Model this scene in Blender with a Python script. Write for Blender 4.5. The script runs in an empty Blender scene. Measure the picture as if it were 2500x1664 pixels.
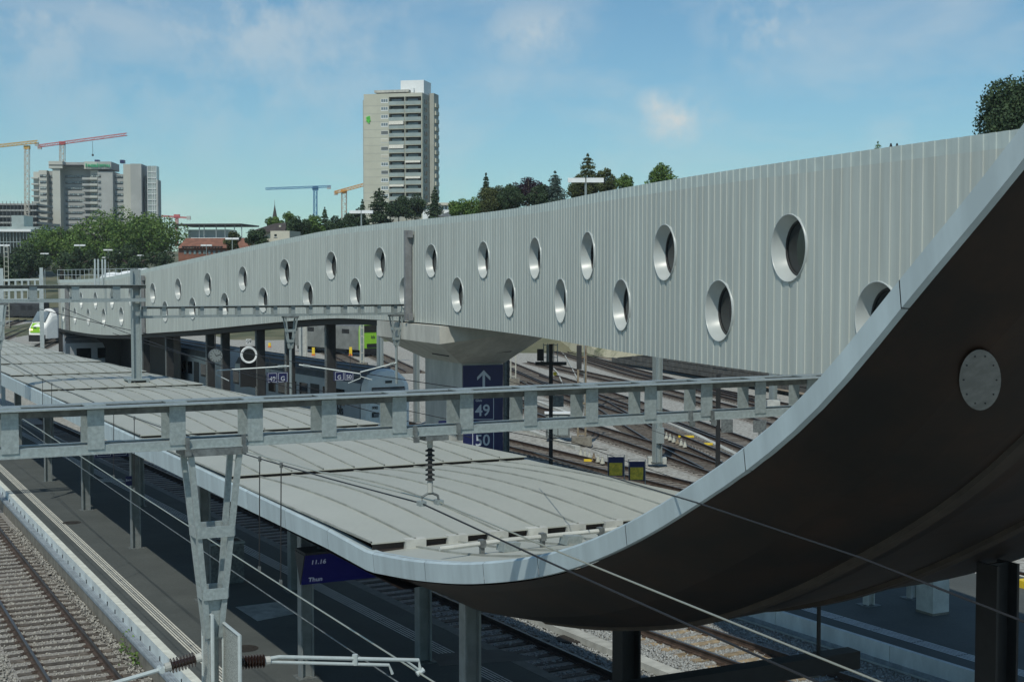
import bpy, math, random
import numpy as np
from mathutils import Vector, Matrix
R = math.radians
random.seed(7); rng = np.random.default_rng(7)
scn = bpy.context.scene
col = bpy.data.collections.new("scene"); scn.collection.children.link(col)

# ------------------------------------------------------------------ camera
F, CX, CY, H = 3450.0, 1250.0, 832.0, 9.25          # focal length in photo pixels, centre, eye height over rail
PITCH = math.atan((832.0 - 670.0) / F)
cam = bpy.data.objects.new("camera", bpy.data.cameras.new("camera"))
cam.data.sensor_width = 36.0; cam.data.lens = F / 2500.0 * 36.0
cam.data.clip_start = 0.2; cam.data.clip_end = 6000
cam.location = (0, 0, H); cam.rotation_euler = (R(90) - PITCH, 0, 0)
scn.collection.objects.link(cam); scn.camera = cam

# ------------------------------------------------------------------ sky and sun
SUN_EL, SUN_AZ = 52.0, 193.0
w = bpy.data.worlds.new("World"); scn.world = w; w.use_nodes = True
nt = w.node_tree; nt.nodes.clear(); L = nt.links.new
sky = nt.nodes.new("ShaderNodeTexSky"); sky.sky_type = 'NISHITA'; sky.sun_disc = False
sky.sun_elevation = R(SUN_EL); sky.sun_rotation = R(SUN_AZ)
sky.air_density = 1.0; sky.dust_density = 0.6; sky.ozone_density = 1.0; sky.altitude = 550
tc = nt.nodes.new("ShaderNodeTexCoord")
mp = nt.nodes.new("ShaderNodeMapping"); mp.inputs['Scale'].default_value = (5.0, 5.0, 13.0); mp.inputs['Location'].default_value = (1.3, 0.4, 0.2)
n1 = nt.nodes.new("ShaderNodeTexNoise"); n1.inputs['Scale'].default_value = 1.25; n1.inputs['Detail'].default_value = 7; n1.inputs['Roughness'].default_value = 0.6
n1.inputs['Distortion'].default_value = 0.35
r1 = nt.nodes.new("ShaderNodeValToRGB"); r1.color_ramp.elements[0].position = 0.48; r1.color_ramp.elements[1].position = 0.80
r1.color_ramp.elements[0].color = (0, 0, 0, 1); r1.color_ramp.elements[1].color = (.42, .42, .42, 1)
tint = nt.nodes.new("ShaderNodeMixRGB"); tint.blend_type = 'MULTIPLY'; tint.inputs[0].default_value = 1.0; tint.inputs[2].default_value = (0.67, 0.97, 1.04, 1)
mx = nt.nodes.new("ShaderNodeMixRGB"); mx.inputs[2].default_value = (7.2, 7.7, 7.7, 1)
bg = nt.nodes.new("ShaderNodeBackground"); bg.inputs[1].default_value = 0.1
wo = nt.nodes.new("ShaderNodeOutputWorld")
acc = None
n2 = nt.nodes.new("ShaderNodeTexNoise"); n2.inputs['Scale'].default_value = 26; n2.inputs['Detail'].default_value = 7; n2.inputs['Roughness'].default_value = .62; L(tc.outputs['Generated'], n2.inputs['Vector'])
for (cx_, cy_, rad_, am_) in ((1650, 295, .034, .95), (1605, 262, .02, .9), (1310, 85, .045, .6), (1875, 60, .045, .7), (1240, 205, .03, .35), (1830, 165, .035, .3), (120, 40, .12, .45), (620, 60, .14, .5), (350, 180, .13, .3)):
    dv_ = Vector(((cx_ - CX) / F, 1.0, (670 - cy_) / F)).normalized()
    sb = nt.nodes.new("ShaderNodeVectorMath"); sb.operation = 'SUBTRACT'; sb.inputs[1].default_value = dv_; L(tc.outputs['Generated'], sb.inputs[0])
    sq = nt.nodes.new("ShaderNodeVectorMath"); sq.operation = 'MULTIPLY'; sq.inputs[1].default_value = (1, 1, 1.7); L(sb.outputs[0], sq.inputs[0])
    ln_ = nt.nodes.new("ShaderNodeVectorMath"); ln_.operation = 'LENGTH'; L(sq.outputs[0], ln_.inputs[0])
    mr_ = nt.nodes.new("ShaderNodeMapRange"); mr_.inputs['From Min'].default_value = 0; mr_.inputs['From Max'].default_value = rad_ * 1.3; mr_.inputs['To Min'].default_value = am_; mr_.inputs['To Max'].default_value = 0; L(ln_.outputs['Value'], mr_.inputs[0])
    if acc is None: acc = mr_.outputs[0]
    else: ad = nt.nodes.new("ShaderNodeMath"); ad.operation = 'MAXIMUM'; L(acc, ad.inputs[0]); L(mr_.outputs[0], ad.inputs[1]); acc = ad.outputs[0]
r2 = nt.nodes.new("ShaderNodeMapRange"); r2.inputs['From Min'].default_value = .38; r2.inputs['From Max'].default_value = .62; L(n2.outputs[0], r2.inputs[0])
cm = nt.nodes.new("ShaderNodeMath"); cm.operation = 'MULTIPLY'; L(acc, cm.inputs[0]); L(r2.outputs[0], cm.inputs[1])
mxx = nt.nodes.new("ShaderNodeMath"); mxx.operation = 'MAXIMUM'; L(r1.outputs[0], mxx.inputs[0]); L(cm.outputs[0], mxx.inputs[1])
L(tc.outputs['Generated'], mp.inputs[0]); L(mp.outputs[0], n1.inputs['Vector']); L(n1.outputs[0], r1.inputs[0])
L(sky.outputs[0], tint.inputs[1]); L(tint.outputs[0], mx.inputs[1]); L(mxx.outputs[0], mx.inputs[0])
L(mx.outputs[0], bg.inputs[0]); L(bg.outputs[0], wo.inputs[0])
sun = bpy.data.objects.new("sun", bpy.data.lights.new("sun", 'SUN'))
sun.data.energy = 3.3; sun.data.angle = R(0.53); sun.data.color = (1.0, 0.97, 0.86)
az = R(SUN_AZ); el = R(SUN_EL)
sdir = Vector((math.sin(az) * math.cos(el), math.cos(az) * math.cos(el), math.sin(el)))
sun.rotation_euler = (-sdir).to_track_quat('-Z', 'Y').to_euler(); sun.location = (-20, -60, 80)
scn.collection.objects.link(sun)
vs = scn.view_settings; vs.view_transform = 'Standard'; vs.look = 'None'; vs.gamma = 1.0; vs.exposure = -0.14
scn.cycles.max_bounces = 6; scn.cycles.use_denoising = True

# ------------------------------------------------------------------ helpers: places
cp, sp = math.cos(PITCH), math.sin(PITCH)
def ray(px, py):
    dx = (px - CX) / F; dy = (CY - py) / F
    return Vector((dx, cp + dy * sp, -sp + dy * cp))
def W(px, py, z=0.0):                       # where the sight line through a photo point meets the level z
    d = ray(px, py); k = (z - H) / d.z
    return Vector((d.x * k, d.y * k, z))
def D(px, py, y):                           # the same at a distance y
    d = ray(px, py); k = y / d.y
    return Vector((d.x * k, y, H + d.z * k))
TH = math.atan(1750.0 / F); TC, TS = math.cos(TH), math.sin(TH)
LAT = Vector((TC, TS, 0)); TDIR = Vector((-TS, TC, 0)); UP = Vector((0, 0, 1))
def T(a, t, z=0.0):                         # a = metres to the right across the tracks, t = along them
    return Vector((a * TC - t * TS, a * TS + t * TC, z))
def AT(v): return (v.x * TC + v.y * TS, -v.x * TS + v.y * TC)

# ------------------------------------------------------------------ helpers: materials
MATS = {}
def mat(name, base, rough=0.6, metal=0.0, var=0.12, scale=3.0, bump=0.0, bscale=40.0, col2=None, thr=(0.4, 0.65), spec=0.5, stretch=(1, 1, 1), emit=None, vor=False, trans=0.0, alpha=1.0, spec_tint=None):
    m = bpy.data.materials.new(name); m.use_nodes = True; t = m.node_tree; ln = t.links.new
    b = t.nodes["Principled BSDF"]; b.inputs['Roughness'].default_value = rough; b.inputs['Metallic'].default_value = metal
    b.inputs['Specular IOR Level'].default_value = spec
    base = tuple(base) + (1,)
    if trans: b.inputs['Transmission Weight'].default_value = trans
    if alpha < 1: b.inputs['Alpha'].default_value = alpha
    if emit: b.inputs['Emission Color'].default_value = tuple(emit[0]) + (1,); b.inputs['Emission Strength'].default_value = emit[1]
    if var or col2:
        g = t.nodes.new("ShaderNodeNewGeometry"); mpn = t.nodes.new("ShaderNodeMapping"); mpn.inputs['Scale'].default_value = stretch
        ln(g.outputs['Position'], mpn.inputs[0])
        nz = t.nodes.new("ShaderNodeTexVoronoi" if vor else "ShaderNodeTexNoise"); nz.inputs['Scale'].default_value = scale
        if not vor: nz.inputs['Detail'].default_value = 6; nz.inputs['Roughness'].default_value = .62
        ln(mpn.outputs[0], nz.inputs['Vector'])
        rp = t.nodes.new("ShaderNodeValToRGB"); rp.color_ramp.elements[0].position = thr[0]; rp.color_ramp.elements[1].position = thr[1]
        c2 = tuple(col2) + (1,) if col2 else tuple(min(1, c * (1 + var)) for c in base[:3]) + (1,)
        c1 = base if col2 else tuple(c * (1 - var) for c in base[:3]) + (1,)
        rp.color_ramp.elements[0].color = c1; rp.color_ramp.elements[1].color = c2
        src = nz.outputs['Color'] if vor else nz.outputs[0]
        ln(src, rp.inputs[0])
        out = rp.outputs[0]
        if col2 and var:
            nb = t.nodes.new("ShaderNodeTexNoise"); nb.inputs['Scale'].default_value = max(scale * 9, 13); nb.inputs['Detail'].default_value = 4
            ln(mpn.outputs[0], nb.inputs['Vector'])
            mm = t.nodes.new("ShaderNodeMixRGB"); mm.blend_type = 'OVERLAY'; mm.inputs[0].default_value = var
            ln(out, mm.inputs[1]); ln(nb.outputs[0], mm.inputs[2]); out = mm.outputs[0]
        ln(out, b.inputs['Base Color'])
        if bump:
            nn = t.nodes.new("ShaderNodeTexNoise"); nn.inputs['Scale'].default_value = bscale; nn.inputs['Detail'].default_value = 4
            ln(g.outputs['Position'], nn.inputs['Vector'])
            bp = t.nodes.new("ShaderNodeBump"); bp.inputs['Strength'].default_value = bump; bp.inputs['Distance'].default_value = 0.02
            ln(nn.outputs[0], bp.inputs['Height']); ln(bp.outputs[0], b.inputs['Normal'])
    else:
        b.inputs['Base Color'].default_value = base
    MATS[name] = m; return m

mat('galv', (.31, .355, .355), .48, .3, .13, 26, .08, 60)
mat('galv_web', (.13, .135, .125), .7, .1, .3, 9); mat('galv_dull', (.15, .165, .165), .6, .3, .3, 12)  # top chord webs: weathered zinc with the flange's shade put into the colour
mat('hull', (.44, .47, .44), .5, .1, .09, 3.0, stretch=(1, 1, .06))
mat('hull_lip', (.40, .435, .43), .35, 0, .04, 2)
mat('hull_edge', (.46, .52, .50), .55, .1, .06, 2)
mat('roof', (.385, .40, .355), .55, .1, .08, .6, bump=.05, bscale=2, col2=(.43, .44, .395), thr=(.3, .75))
mat('seam', (.31, .32, .29), .6, .1, .2, 2); mat('roof_dark', (.05, .04, .035), .8)
mat('fascia', (.42, .50, .53), .5, .1, .1, 1.3, stretch=(2, 2, .3))
mat('asphalt', (.060, .068, .066), .85, 0, .25, .7, .25, 120, col2=(.086, .096, .092), thr=(.3, .75))
mat('cream', (.64, .66, .60), .7, 0, .12, 4, stretch=(1, 1, 1))
mat('edge_face', (.58, .63, .63), .7, 0, .12, 2, stretch=(1, 1, .4))
mat('edge_grey', (.15, .155, .15), .8, 0, .15, 4)
mat('tactile', (.62, .61, .54), .6, 0, .1, 6)
mat('tactile_worn', (.55, .57, .57), .6, 0, .15, 6)
mat('concrete', (.46, .455, .41), .85, 0, .15, 1.2, .15, 25, stretch=(1, 1, .35))
mat('concrete_old', (.23, .215, .18), .9, 0, .35, 3, .3, 30, col2=(.12, .11, .09), thr=(.35, .7))
mat('concrete_light', (.45, .46, .43), .8, 0, .12, 3)
mat('ledge', (.25, .29, .32), .7, 0, .2, 5)
mat('ballast', (.18, .168, .15), .95, 0, .55, 14, .8, 30, col2=(.34, .33, .31), thr=(.35, .7), vor=False)
mat('ballast_yard', (.20, .19, .165), .95, 0, .7, 5.5, .9, 22, col2=(.44, .44, .41), thr=(.36, .64))
mat('ballast_rust', (.14, .125, .105), .95, 0, .6, 5.0, .8, 25, col2=(.31, .29, .26), thr=(.36, .68))
mat('stone_a', (.30, .29, .26), .9, 0, .55, 9, thr=(.3, .7))
mat('stone_b', (.30, .315, .315), .9, 0, .5, 9, thr=(.3, .7))
mat('rail_side', (.075, .052, .04), .8, .2, .3, 3)
mat('rail_top', (.20, .185, .175), .38, .8, .1, 3)
mat('sleeper', (.105, .09, .075), .9, 0, .35, 5, .3, 40, stretch=(1, 1, 1))
mat('sleeper_wood', (.30, .235, .15), .9, 0, .3, 5, .3, 40)
mat('column', (.22, .24, .24), .55, .3, .12, 4)
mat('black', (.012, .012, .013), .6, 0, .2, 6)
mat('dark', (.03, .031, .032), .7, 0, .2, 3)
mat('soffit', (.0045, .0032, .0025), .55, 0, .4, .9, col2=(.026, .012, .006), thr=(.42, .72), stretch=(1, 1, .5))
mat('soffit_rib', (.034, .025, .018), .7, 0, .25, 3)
mat('blue', (.012, .016, .085), .45, 0, .08, 3)
mat('white', (.75, .77, .77), .5, 0, .05, 3)
mat('pale_tube', (.46, .51, .51), .4, .1, .08, 8)
mat('porcelain', (.03, .018, .015), .15, 0, 0)
mat('glass', (.008, .011, .013), .05, 0, 0, spec=.4)
mat('glass_pale', (.16, .2, .22), .08, 0, .2, .5, spec=.8)
mat('yellow', (.72, .52, .03), .6, 0, .1, 5)
mat('wire', (.03, .03, .032), .5, .4, 0)
mat('wire_pale', (.50, .49, .40), .35, .6, 0)

def vary(name, lo, hi):                                # slight tone differences from piece to piece
    t = MATS[name].node_tree; b = t.nodes["Principled BSDF"]; lk = b.inputs['Base Color'].links[0]; src = lk.from_socket
    oi = t.nodes.new("ShaderNodeObjectInfo"); mr = t.nodes.new("ShaderNodeMapRange"); mr.inputs['To Min'].default_value = lo; mr.inputs['To Max'].default_value = hi
    mm = t.nodes.new("ShaderNodeMixRGB"); mm.blend_type = 'MULTIPLY'; mm.inputs[0].default_value = 1
    t.links.new(oi.outputs['Random'], mr.inputs[0]); t.links.new(src, mm.inputs[1]); t.links.new(mr.outputs[0], mm.inputs[2]); t.links.new(mm.outputs[0], b.inputs['Base Color'])
for nm_, lo_, hi_ in (('hull', .975, 1.025), ('roof', .93, 1.05), ('sleeper', .65, 1.3), ('sleeper_wood', .7, 1.25), ('fascia', .95, 1.05), ('edge_face', .9, 1.05), ('concrete_light', .85, 1.08), ('galv', .92, 1.06)): vary(nm_, lo_, hi_)

# ------------------------------------------------------------------ helpers: meshes
OFS = {}
class MB:
    def __init__(s): s.v = []; s.f = []; s.m = []; s.cm = 0
    def face(s, pts, mi=None):
        i = len(s.v); s.v += [tuple(p) for p in pts]; s.f.append(tuple(range(i, i + len(pts)))); s.m.append(s.cm if mi is None else mi); return s
    def obox(s, o, ax, ay, az):                      # corner plus three edge vectors
        o = Vector(o); i = len(s.v)
        for p in (o, o + ax, o + ax + ay, o + ay): s.v.append(tuple(p))
        for p in (o, o + ax, o + ax + ay, o + ay): s.v.append(tuple(p + az))
        for q in ((0, 3, 2, 1), (4, 5, 6, 7), (0, 1, 5, 4), (1, 2, 6, 5), (2, 3, 7, 6), (3, 0, 4, 7)):
            s.f.append(tuple(i + k for k in q)); s.m.append(s.cm)
        return s
    def cbox(s, c, ax, ay, az):                      # centre plus three full vectors
        return s.obox(Vector(c) - (ax + ay + az) / 2, ax, ay, az)
    def beam(s, p0, p1, wd, ht, up=None):            # bar between two points
        p0 = Vector(p0); p1 = Vector(p1); d = (p1 - p0).normalized(); u = Vector(up) if up else UP
        if abs(d.dot(u)) > .99: u = TDIR
        side = d.cross(u).normalized(); u2 = side.cross(d).normalized()
        return s.obox(p0 - side * wd / 2 - u2 * ht / 2, side * wd, u2 * ht, p1 - p0)
    def tube(s, pts, r, n=8, caps=True):
        pts = [Vector(p) for p in pts]; rs = r if isinstance(r, (list, tuple)) else [r] * len(pts); i0 = len(s.v); N = len(pts)
        for k, p in enumerate(pts):
            d = (pts[min(k + 1, N - 1)] - pts[max(k - 1, 0)])
            if d.length < 1e-9: d = UP.copy()
            d.normalize(); u = UP if abs(d.z) < .95 else Vector((1, 0, 0))
            a = d.cross(u).normalized(); b = d.cross(a)
            for j in range(n):
                g = 2 * math.pi * j / n; s.v.append(tuple(p + (a * math.cos(g) + b * math.sin(g)) * rs[k]))
        for k in range(N - 1):
            for j in range(n):
                j2 = (j + 1) % n; s.f.append((i0 + k * n + j, i0 + k * n + j2, i0 + (k + 1) * n + j2, i0 + (k + 1) * n + j)); s.m.append(s.cm)
        if caps:
            s.f.append(tuple(i0 + j for j in range(n))); s.m.append(s.cm)
            s.f.append(tuple(i0 + (N - 1) * n + j for j in reversed(range(n)))); s.m.append(s.cm)
        return s
    def lathe(s, p, axis, prof, n=14):               # prof: (distance along axis, radius)
        axis = Vector(axis).normalized(); p = Vector(p)
        u = UP if abs(axis.z) < .95 else Vector((1, 0, 0)); a = axis.cross(u).normalized(); b = axis.cross(a); i0 = len(s.v)
        for (h, r) in prof:
            for j in range(n):
                g = 2 * math.pi * j / n; s.v.append(tuple(p + axis * h + (a * math.cos(g) + b * math.sin(g)) * r))
        for k in range(len(prof) - 1):
            for j in range(n):
                j2 = (j + 1) % n; s.f.append((i0 + k * n + j, i0 + k * n + j2, i0 + (k + 1) * n + j2, i0 + (k + 1) * n + j)); s.m.append(s.cm)
        s.f.append(tuple(i0 + j for j in range(n))); s.m.append(s.cm)
        s.f.append(tuple(i0 + (len(prof) - 1) * n + j for j in reversed(range(n)))); s.m.append(s.cm)
        return s
    def grid(s, P, mi=None):                         # P[i][j] points
        i0 = len(s.v); n = len(P); m = len(P[0])
        for r in P: s.v += [tuple(p) for p in r]
        for i in range(n - 1):
            for j in range(m - 1):
                s.f.append((i0 + i * m + j, i0 + (i + 1) * m + j, i0 + (i + 1) * m + j + 1, i0 + i * m + j + 1)); s.m.append(s.cm if mi is None else mi)
        return s
    def poly(s, pts, thick):                         # flat outline given thickness vector
        n = len(pts); i = len(s.v); th = Vector(thick)
        s.v += [tuple(p) for p in pts] + [tuple(Vector(p) + th) for p in pts]
        s.f.append(tuple(i + k for k in range(n))); s.m.append(s.cm)
        s.f.append(tuple(i + n + k for k in reversed(range(n)))); s.m.append(s.cm)
        for k in range(n):
            k2 = (k + 1) % n; s.f.append((i + k, i + n + k, i + n + k2, i + k2)); s.m.append(s.cm)
        return s
    def mesh(s, name, mats, ofs=(0, 0, 0), smooth=False):
        me = bpy.data.meshes.new(name); o = Vector(ofs)
        me.from_pydata([tuple(Vector(p) - o) for p in s.v], [], s.f)
        for m in (mats if isinstance(mats, (list, tuple)) else [mats]): me.materials.append(MATS[m] if isinstance(m, str) else m)
        if any(s.m): me.polygons.foreach_set('material_index', s.m)
        if smooth: me.polygons.foreach_set('use_smooth', [True] * len(me.polygons))
        me.update(); return me
    def build(s, name, mats, parent=None, at=None, smooth=False):
        if parent is not None: o = OFS[parent.name]
        else:
            o = Vector(at) if at is not None else (Vector(s.v[0]) if s.v else Vector())
        ob = bpy.data.objects.new(name, s.mesh(name, mats, o, smooth)); col.objects.link(ob)
        if parent is not None: ob.parent = parent
        else: ob.location = o
        OFS[ob.name] = o
        return ob
def thing(name, at, label, cat, group=None):
    o = bpy.data.objects.new(name, None); col.objects.link(o); o.location = at; OFS[o.name] = Vector(at)
    o.empty_display_size = .3
    return tag(o, label, cat, group)
def tag(o, label=None, cat=None, group=None, kind=None):
    if label: o['label'] = label
    if cat: o['category'] = cat
    if group: o['group'] = group
    if kind: o['kind'] = kind
    return o
def inst(me, name, parent, loc, rz=0.0, sc=None):
    ob = bpy.data.objects.new(name, me); col.objects.link(ob); ob.parent = parent
    ob.location = Vector(loc) - (OFS[parent.name] if parent else Vector()); ob.rotation_euler = (0, 0, rz)
    if sc: ob.scale = sc
    OFS[ob.name] = OFS[parent.name] if parent else Vector(loc)
    return ob
def clone(o, delta, label=None, rz=0.0):             # a copy of a thing with its parts and sub-parts
    def cp_(x, par):
        c = x.copy(); col.objects.link(c); c.parent = par; OFS[c.name] = OFS[x.name] + Vector(delta)
        for ch in [k for k in x.children]: cp_(ch, c)
        return c
    c = cp_(o, None); c.location = Vector(o.location) + Vector(delta); c.rotation_euler.z += rz
    if label: c['label'] = label
    return c
def text(s, size, at, xdir, ydir, m, parent, name='lettering', depth=.004, align='LEFT', italic=0.0):
    cu = bpy.data.curves.new('t', 'FONT'); cu.body = s; cu.size = size; cu.extrude = depth; cu.align_x = align; cu.shear = italic; cu.resolution_u = 3; cu.offset = size * .012
    to = bpy.data.objects.new('t', cu); col.objects.link(to)
    dg = bpy.context.evaluated_depsgraph_get(); me = bpy.data.meshes.new_from_object(to.evaluated_get(dg))
    bpy.data.objects.remove(to); me.materials.clear(); me.materials.append(MATS[m])
    xd = Vector(xdir).normalized(); yd = Vector(ydir).normalized(); zd = xd.cross(yd).normalized()
    M = Matrix.Translation(Vector(at) - OFS[parent.name]) @ Matrix((xd, yd, zd)).transposed().to_4x4()
    me.transform(M)
    ob = bpy.data.objects.new(name, me); col.objects.link(ob); ob.parent = parent; OFS[ob.name] = OFS[parent.name]
    return ob
def hermite(xs, ys):
    xs = np.array(xs, float); ys = np.array(ys, float); m = np.gradient(ys, xs)
    def fn(x):
        x = min(max(x, xs[0]), xs[-1]); i = int(min(max(np.searchsorted(xs, x) - 1, 0), len(xs) - 2)); h = xs[i + 1] - xs[i]; u = (x - xs[i]) / h
        return float((2 * u**3 - 3 * u**2 + 1) * ys[i] + (u**3 - 2 * u**2 + u) * h * m[i] + (-2 * u**3 + 3 * u**2) * ys[i + 1] + (u**3 - u**2) * h * m[i + 1])
    return fn

def lin(P, Q):
    a0, t0 = AT(P); a1, t1 = AT(Q); k = (a1 - a0) / (t1 - t0)
    return lambda t: a0 + (t - t0) * k
ZP = 0.55
# ================================================================== SETTING
g = MB(); g.face([(-900, -60, -.24), (1500, -60, -.24), (1500, 1600, -.24), (-900, 1600, -.24)])
tag(g.build('ground', 'ballast_yard', at=(0, 100, -.24)), kind='structure')

# hillside behind the yard
hz = hermite([0, 150, 165, 185, 205, 235, 300, 450, 900, 2600], [-.6, -.6, 0, 6, 13, 17.5, 19.5, 20, 21, 22])
hg = MB(); mat('hill', (.06, .075, .035), .95, 0, .4, .08, .4, 3, col2=(.16, .15, .09), thr=(.4, .65))
rows = []
for d in (150, 160, 170, 185, 200, 220, 250, 290, 340, 400, 500, 700, 1000, 1300, 1600):
    rr = []
    for xx in range(-12, 33):
        X = xx / 12 * d * .42 + 0
        rr.append((X, d, (min(1, max(.3, (X / d + .19) / .12)) if d < 600 else 1) * hz(d - max(0, 12 - X) * 1.35 * max(0, min(1, (420 - d) / 150)) - max(0, -X) * .2) + .4 * math.sin(X * .13) * (d > 200)))
    rows.append(rr)
hg.grid(rows); tag(hg.build('hillside', 'hill', at=(0, 300, 0), smooth=True), kind='structure')

# ---------------------------------------------------------------- platform under the canopy
a_right = lin(W(349, 1168.6, ZP), W(1389, 1664, ZP))
def platform_lines(root, fa, t0, t1, offs, wd, m, step=4.0, seg=None):
    for o in offs:
        b = MB(); ts = np.arange(t0, t1 + .01, step)
        for i in range(len(ts) - 1):
            ta, tb = ts[i], ts[i + 1] - (.03 if seg else 0)
            b.face([T(fa(ta) + o, ta, ZP + .004), T(fa(ta) + o + wd, ta, ZP + .004), T(fa(tb) + o + wd, tb, ZP + .004), T(fa(tb) + o, tb, ZP + .004)])
        b.build('tactile_line', m, root)
t0, t1 = 6.0, 112.0
plat = bpy.data.objects.new('platform', None); col.objects.link(plat); OFS['platform'] = Vector(T(10, 20, 0)); plat.location = OFS['platform']
tag(plat, kind='structure')
b = MB(); fl = lambda t: 7.45
b.face([T(7.60, t0, ZP), T(a_right(t0) - .3, t0, ZP), T(a_right(t1) - .3, t1, ZP), T(7.60, t1, ZP)])
b.build('paving', 'asphalt', plat)
b = MB(); b.face([T(7.40, t0, ZP + .006), T(7.60, t0, ZP + .006), T(7.60, t1, ZP + .006), T(7.40, t1, ZP + .006)])
b.face([T(7.60, t0, ZP + .006), T(7.60, t0, ZP), T(7.60, t1, ZP), T(7.60, t1, ZP + .006)]); b.build('edge_strip', 'cream', plat)
for k in range(26):                                       # precast edge units with joints
    ta = t0 + k * 4.08; b = MB(); b.obox(T(7.40, ta, .28), LAT * .12, TDIR * 4.05, UP * .27 + Vector((0, 0, .003))); b.build('edge_unit', 'edge_face', plat)
b = MB(); b.obox(T(7.20, t0, .2), LAT * .24, TDIR * (t1 - t0), UP * .08)
for j in range(3): b.obox(T(7.215 + .06 * j, t0, .28), LAT * .03, TDIR * (t1 - t0), UP * .012)
b.build('drain_ledge', 'ledge', plat)
b = MB(); b.obox(T(7.23, t0, -.3), LAT * .2, TDIR * (t1 - t0), UP * .5); b.build('base_wall', 'concrete_old', plat)
me = MB().obox(Vector((-.012, -.008, 0)), Vector((.02, 0, 0)), Vector((0, .016, 0)), Vector((0, 0, .11))).mesh('stud', 'dark')
for k in range(70): inst(me, 'stud', plat, T(7.385, 10 + k * 1.03, .29), TH)
platform_lines(plat, fl, 10, 90, [.50 + .066 * j for j in range(5)], .04, 'tactile', 2.0)
platform_lines(plat, a_right, 10, 90, [-1.42 + .085 * j for j in range(5)], .04, 'tactile_worn', 1.0, True)
b = MB(); b.face([T(a_right(t0) - .3, t0, ZP + .004), T(a_right(t0), t0, ZP + .004), T(a_right(t1), t1, ZP + .004), T(a_right(t1) - .3, t1, ZP + .004)])
b.face([T(a_right(t0), t0, ZP + .004), T(a_right(t0), t0, -.3), T(a_right(t1), t1, -.3), T(a_right(t1), t1, ZP + .004)]); b.build('edge_strip', 'edge_grey', plat)
def cover(px, m='edge_grey', name='access_cover'):
    b = MB(); b.poly([W(x, y, ZP + .003) for x, y in px], (0, 0, .006)); return b.build(name, m, plat)
mat('cover_plate', (.34, .36, .35), .7, 0, .25, 2.5)
cover([(575, 1481), (682, 1468), (727, 1496), (628.6, 1515)], 'cover_plate')
cover([(237, 1169), (296, 1168), (306, 1175.5), (247, 1176)], 'cover_plate')
mat('cover_dark', (.062, .064, .063), .7, 0, .2, 3); mat('cover_lip', (.11, .115, .115), .6, .3, .1, 3)
for poly in ([(1048, 1597), (1215, 1584), (1320, 1608), (1076, 1624)],):
    pw = [W(x, y, ZP + .005) for x, y in poly]; b = MB()
    for i in range(4): b.beam(pw[i], pw[(i + 1) % 4], .03, .006)
    b.beam((pw[0] + pw[1]) / 2, (pw[2] + pw[3]) / 2, .03, .006)
    b.build('cover_frame', 'cover_lip', plat); cover(poly, 'cover_dark')
mat('manhole', (.045, .04, .036), .7, .4, .3, 20)
for px, py in ((175, 1275), (597, 1582)):
    c = W(px, py, ZP + .004); b = MB(); b.lathe(c, UP, [(0, .32), (.006, .32), (.007, .27), (.004, .26), (.004, .001)], 20)
    for j in range(-3, 4): b.obox(c + Vector((-.2, j * .06, .004)), Vector((.4, 0, 0)), Vector((0, .025, 0)), UP * .006)
    b.build('manhole_cover', 'manhole', plat)

# ---------------------------------------------------------------- platform beyond the wave roof
a_p2 = lin(W(1857, 1478, ZP), W(2407.6, 1649, ZP)); S0, S1 = 5.0, 48.0
p2 = bpy.data.objects.new('platform', None); col.objects.link(p2); OFS[p2.name] = T(30, 15, 0); p2.location = OFS[p2.name]; tag(p2, kind='structure')
PW = 9.0
b = MB(); b.face([T(a_p2(S0) + .04, S0, ZP), T(a_p2(S0) + PW, S0, ZP), T(a_p2(S1) + PW, S1, ZP), T(a_p2(S1) + .04, S1, ZP)]); b.build('paving', 'asphalt', p2)
for k in range(10):
    ta = S0 + k * 4.05; tb = ta + 4.03; b = MB(); 
    for z0, z1, o0 in ((.17, ZP + .01, 0), (-.45, .10, .02)):
        b.poly([T(a_p2(ta) + o0, ta, z0), T(a_p2(ta) + .12, ta, z0), T(a_p2(tb) + .12, tb, z0), T(a_p2(tb) + o0, tb, z0)], (0, 0, z1 - z0))
    b.build('edge_unit', 'edge_face', p2)
b = MB(); b.poly([T(a_p2(S0) - .06, S0, .08), T(a_p2(S0) + .1, S0, .08), T(a_p2(S1) + .1, S1, .08), T(a_p2(S1) - .06, S1, .08)], (0, 0, .10)); b.build('drain_ledge', 'ledge', p2)
platform_lines(p2, a_p2, S0, S1, [.66 + .085 * j for j in range(5)], .055, 'tactile_worn', 1.35, True)
platform_lines(p2, a_p2, S0, S1, [PW - .9], .35, 'tactile', 1.6, True)
platform_lines(p2, a_p2, S0, S1, [PW - .1], .12, 'tactile', 1.6)

# ---------------------------------------------------------------- tracks
def rail_obj(pts, root, name='rail'):
    b = MB(); prof = [(-.07, -.172), (.07, -.172), (.07, -.155), (.012, -.135), (.012, -.045), (.036, -.036), (.036, 0), (-.036, 0), (-.036, -.036), (-.012, -.045), (-.012, -.135), (-.07, -.155)]
    n = len(prof); i0 = 0; N = len(pts)
    for k, p in enumerate(pts):
        d = (Vector(pts[min(k + 1, N - 1)]) - Vector(pts[max(0, k - 1)])); d.z = 0; d.normalize(); s = Vector((d.y, -d.x, 0))
        for x, z in prof: b.v.append(tuple(Vector(p) + s * x + UP * z))
    for k in range(N - 1):
        for j in range(n):
            j2 = (j + 1) % n; b.f.append((k * n + j, k * n + j2, (k + 1) * n + j2, (k + 1) * n + j)); b.m.append(1 if j == 6 else 0)
    b.f.append(tuple(range(n))); b.m.append(0); b.f.append(tuple((N - 1) * n + j for j in reversed(range(n)))); b.m.append(0)
    return b.build(name, ['rail_side', 'rail_top'], root)
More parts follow.
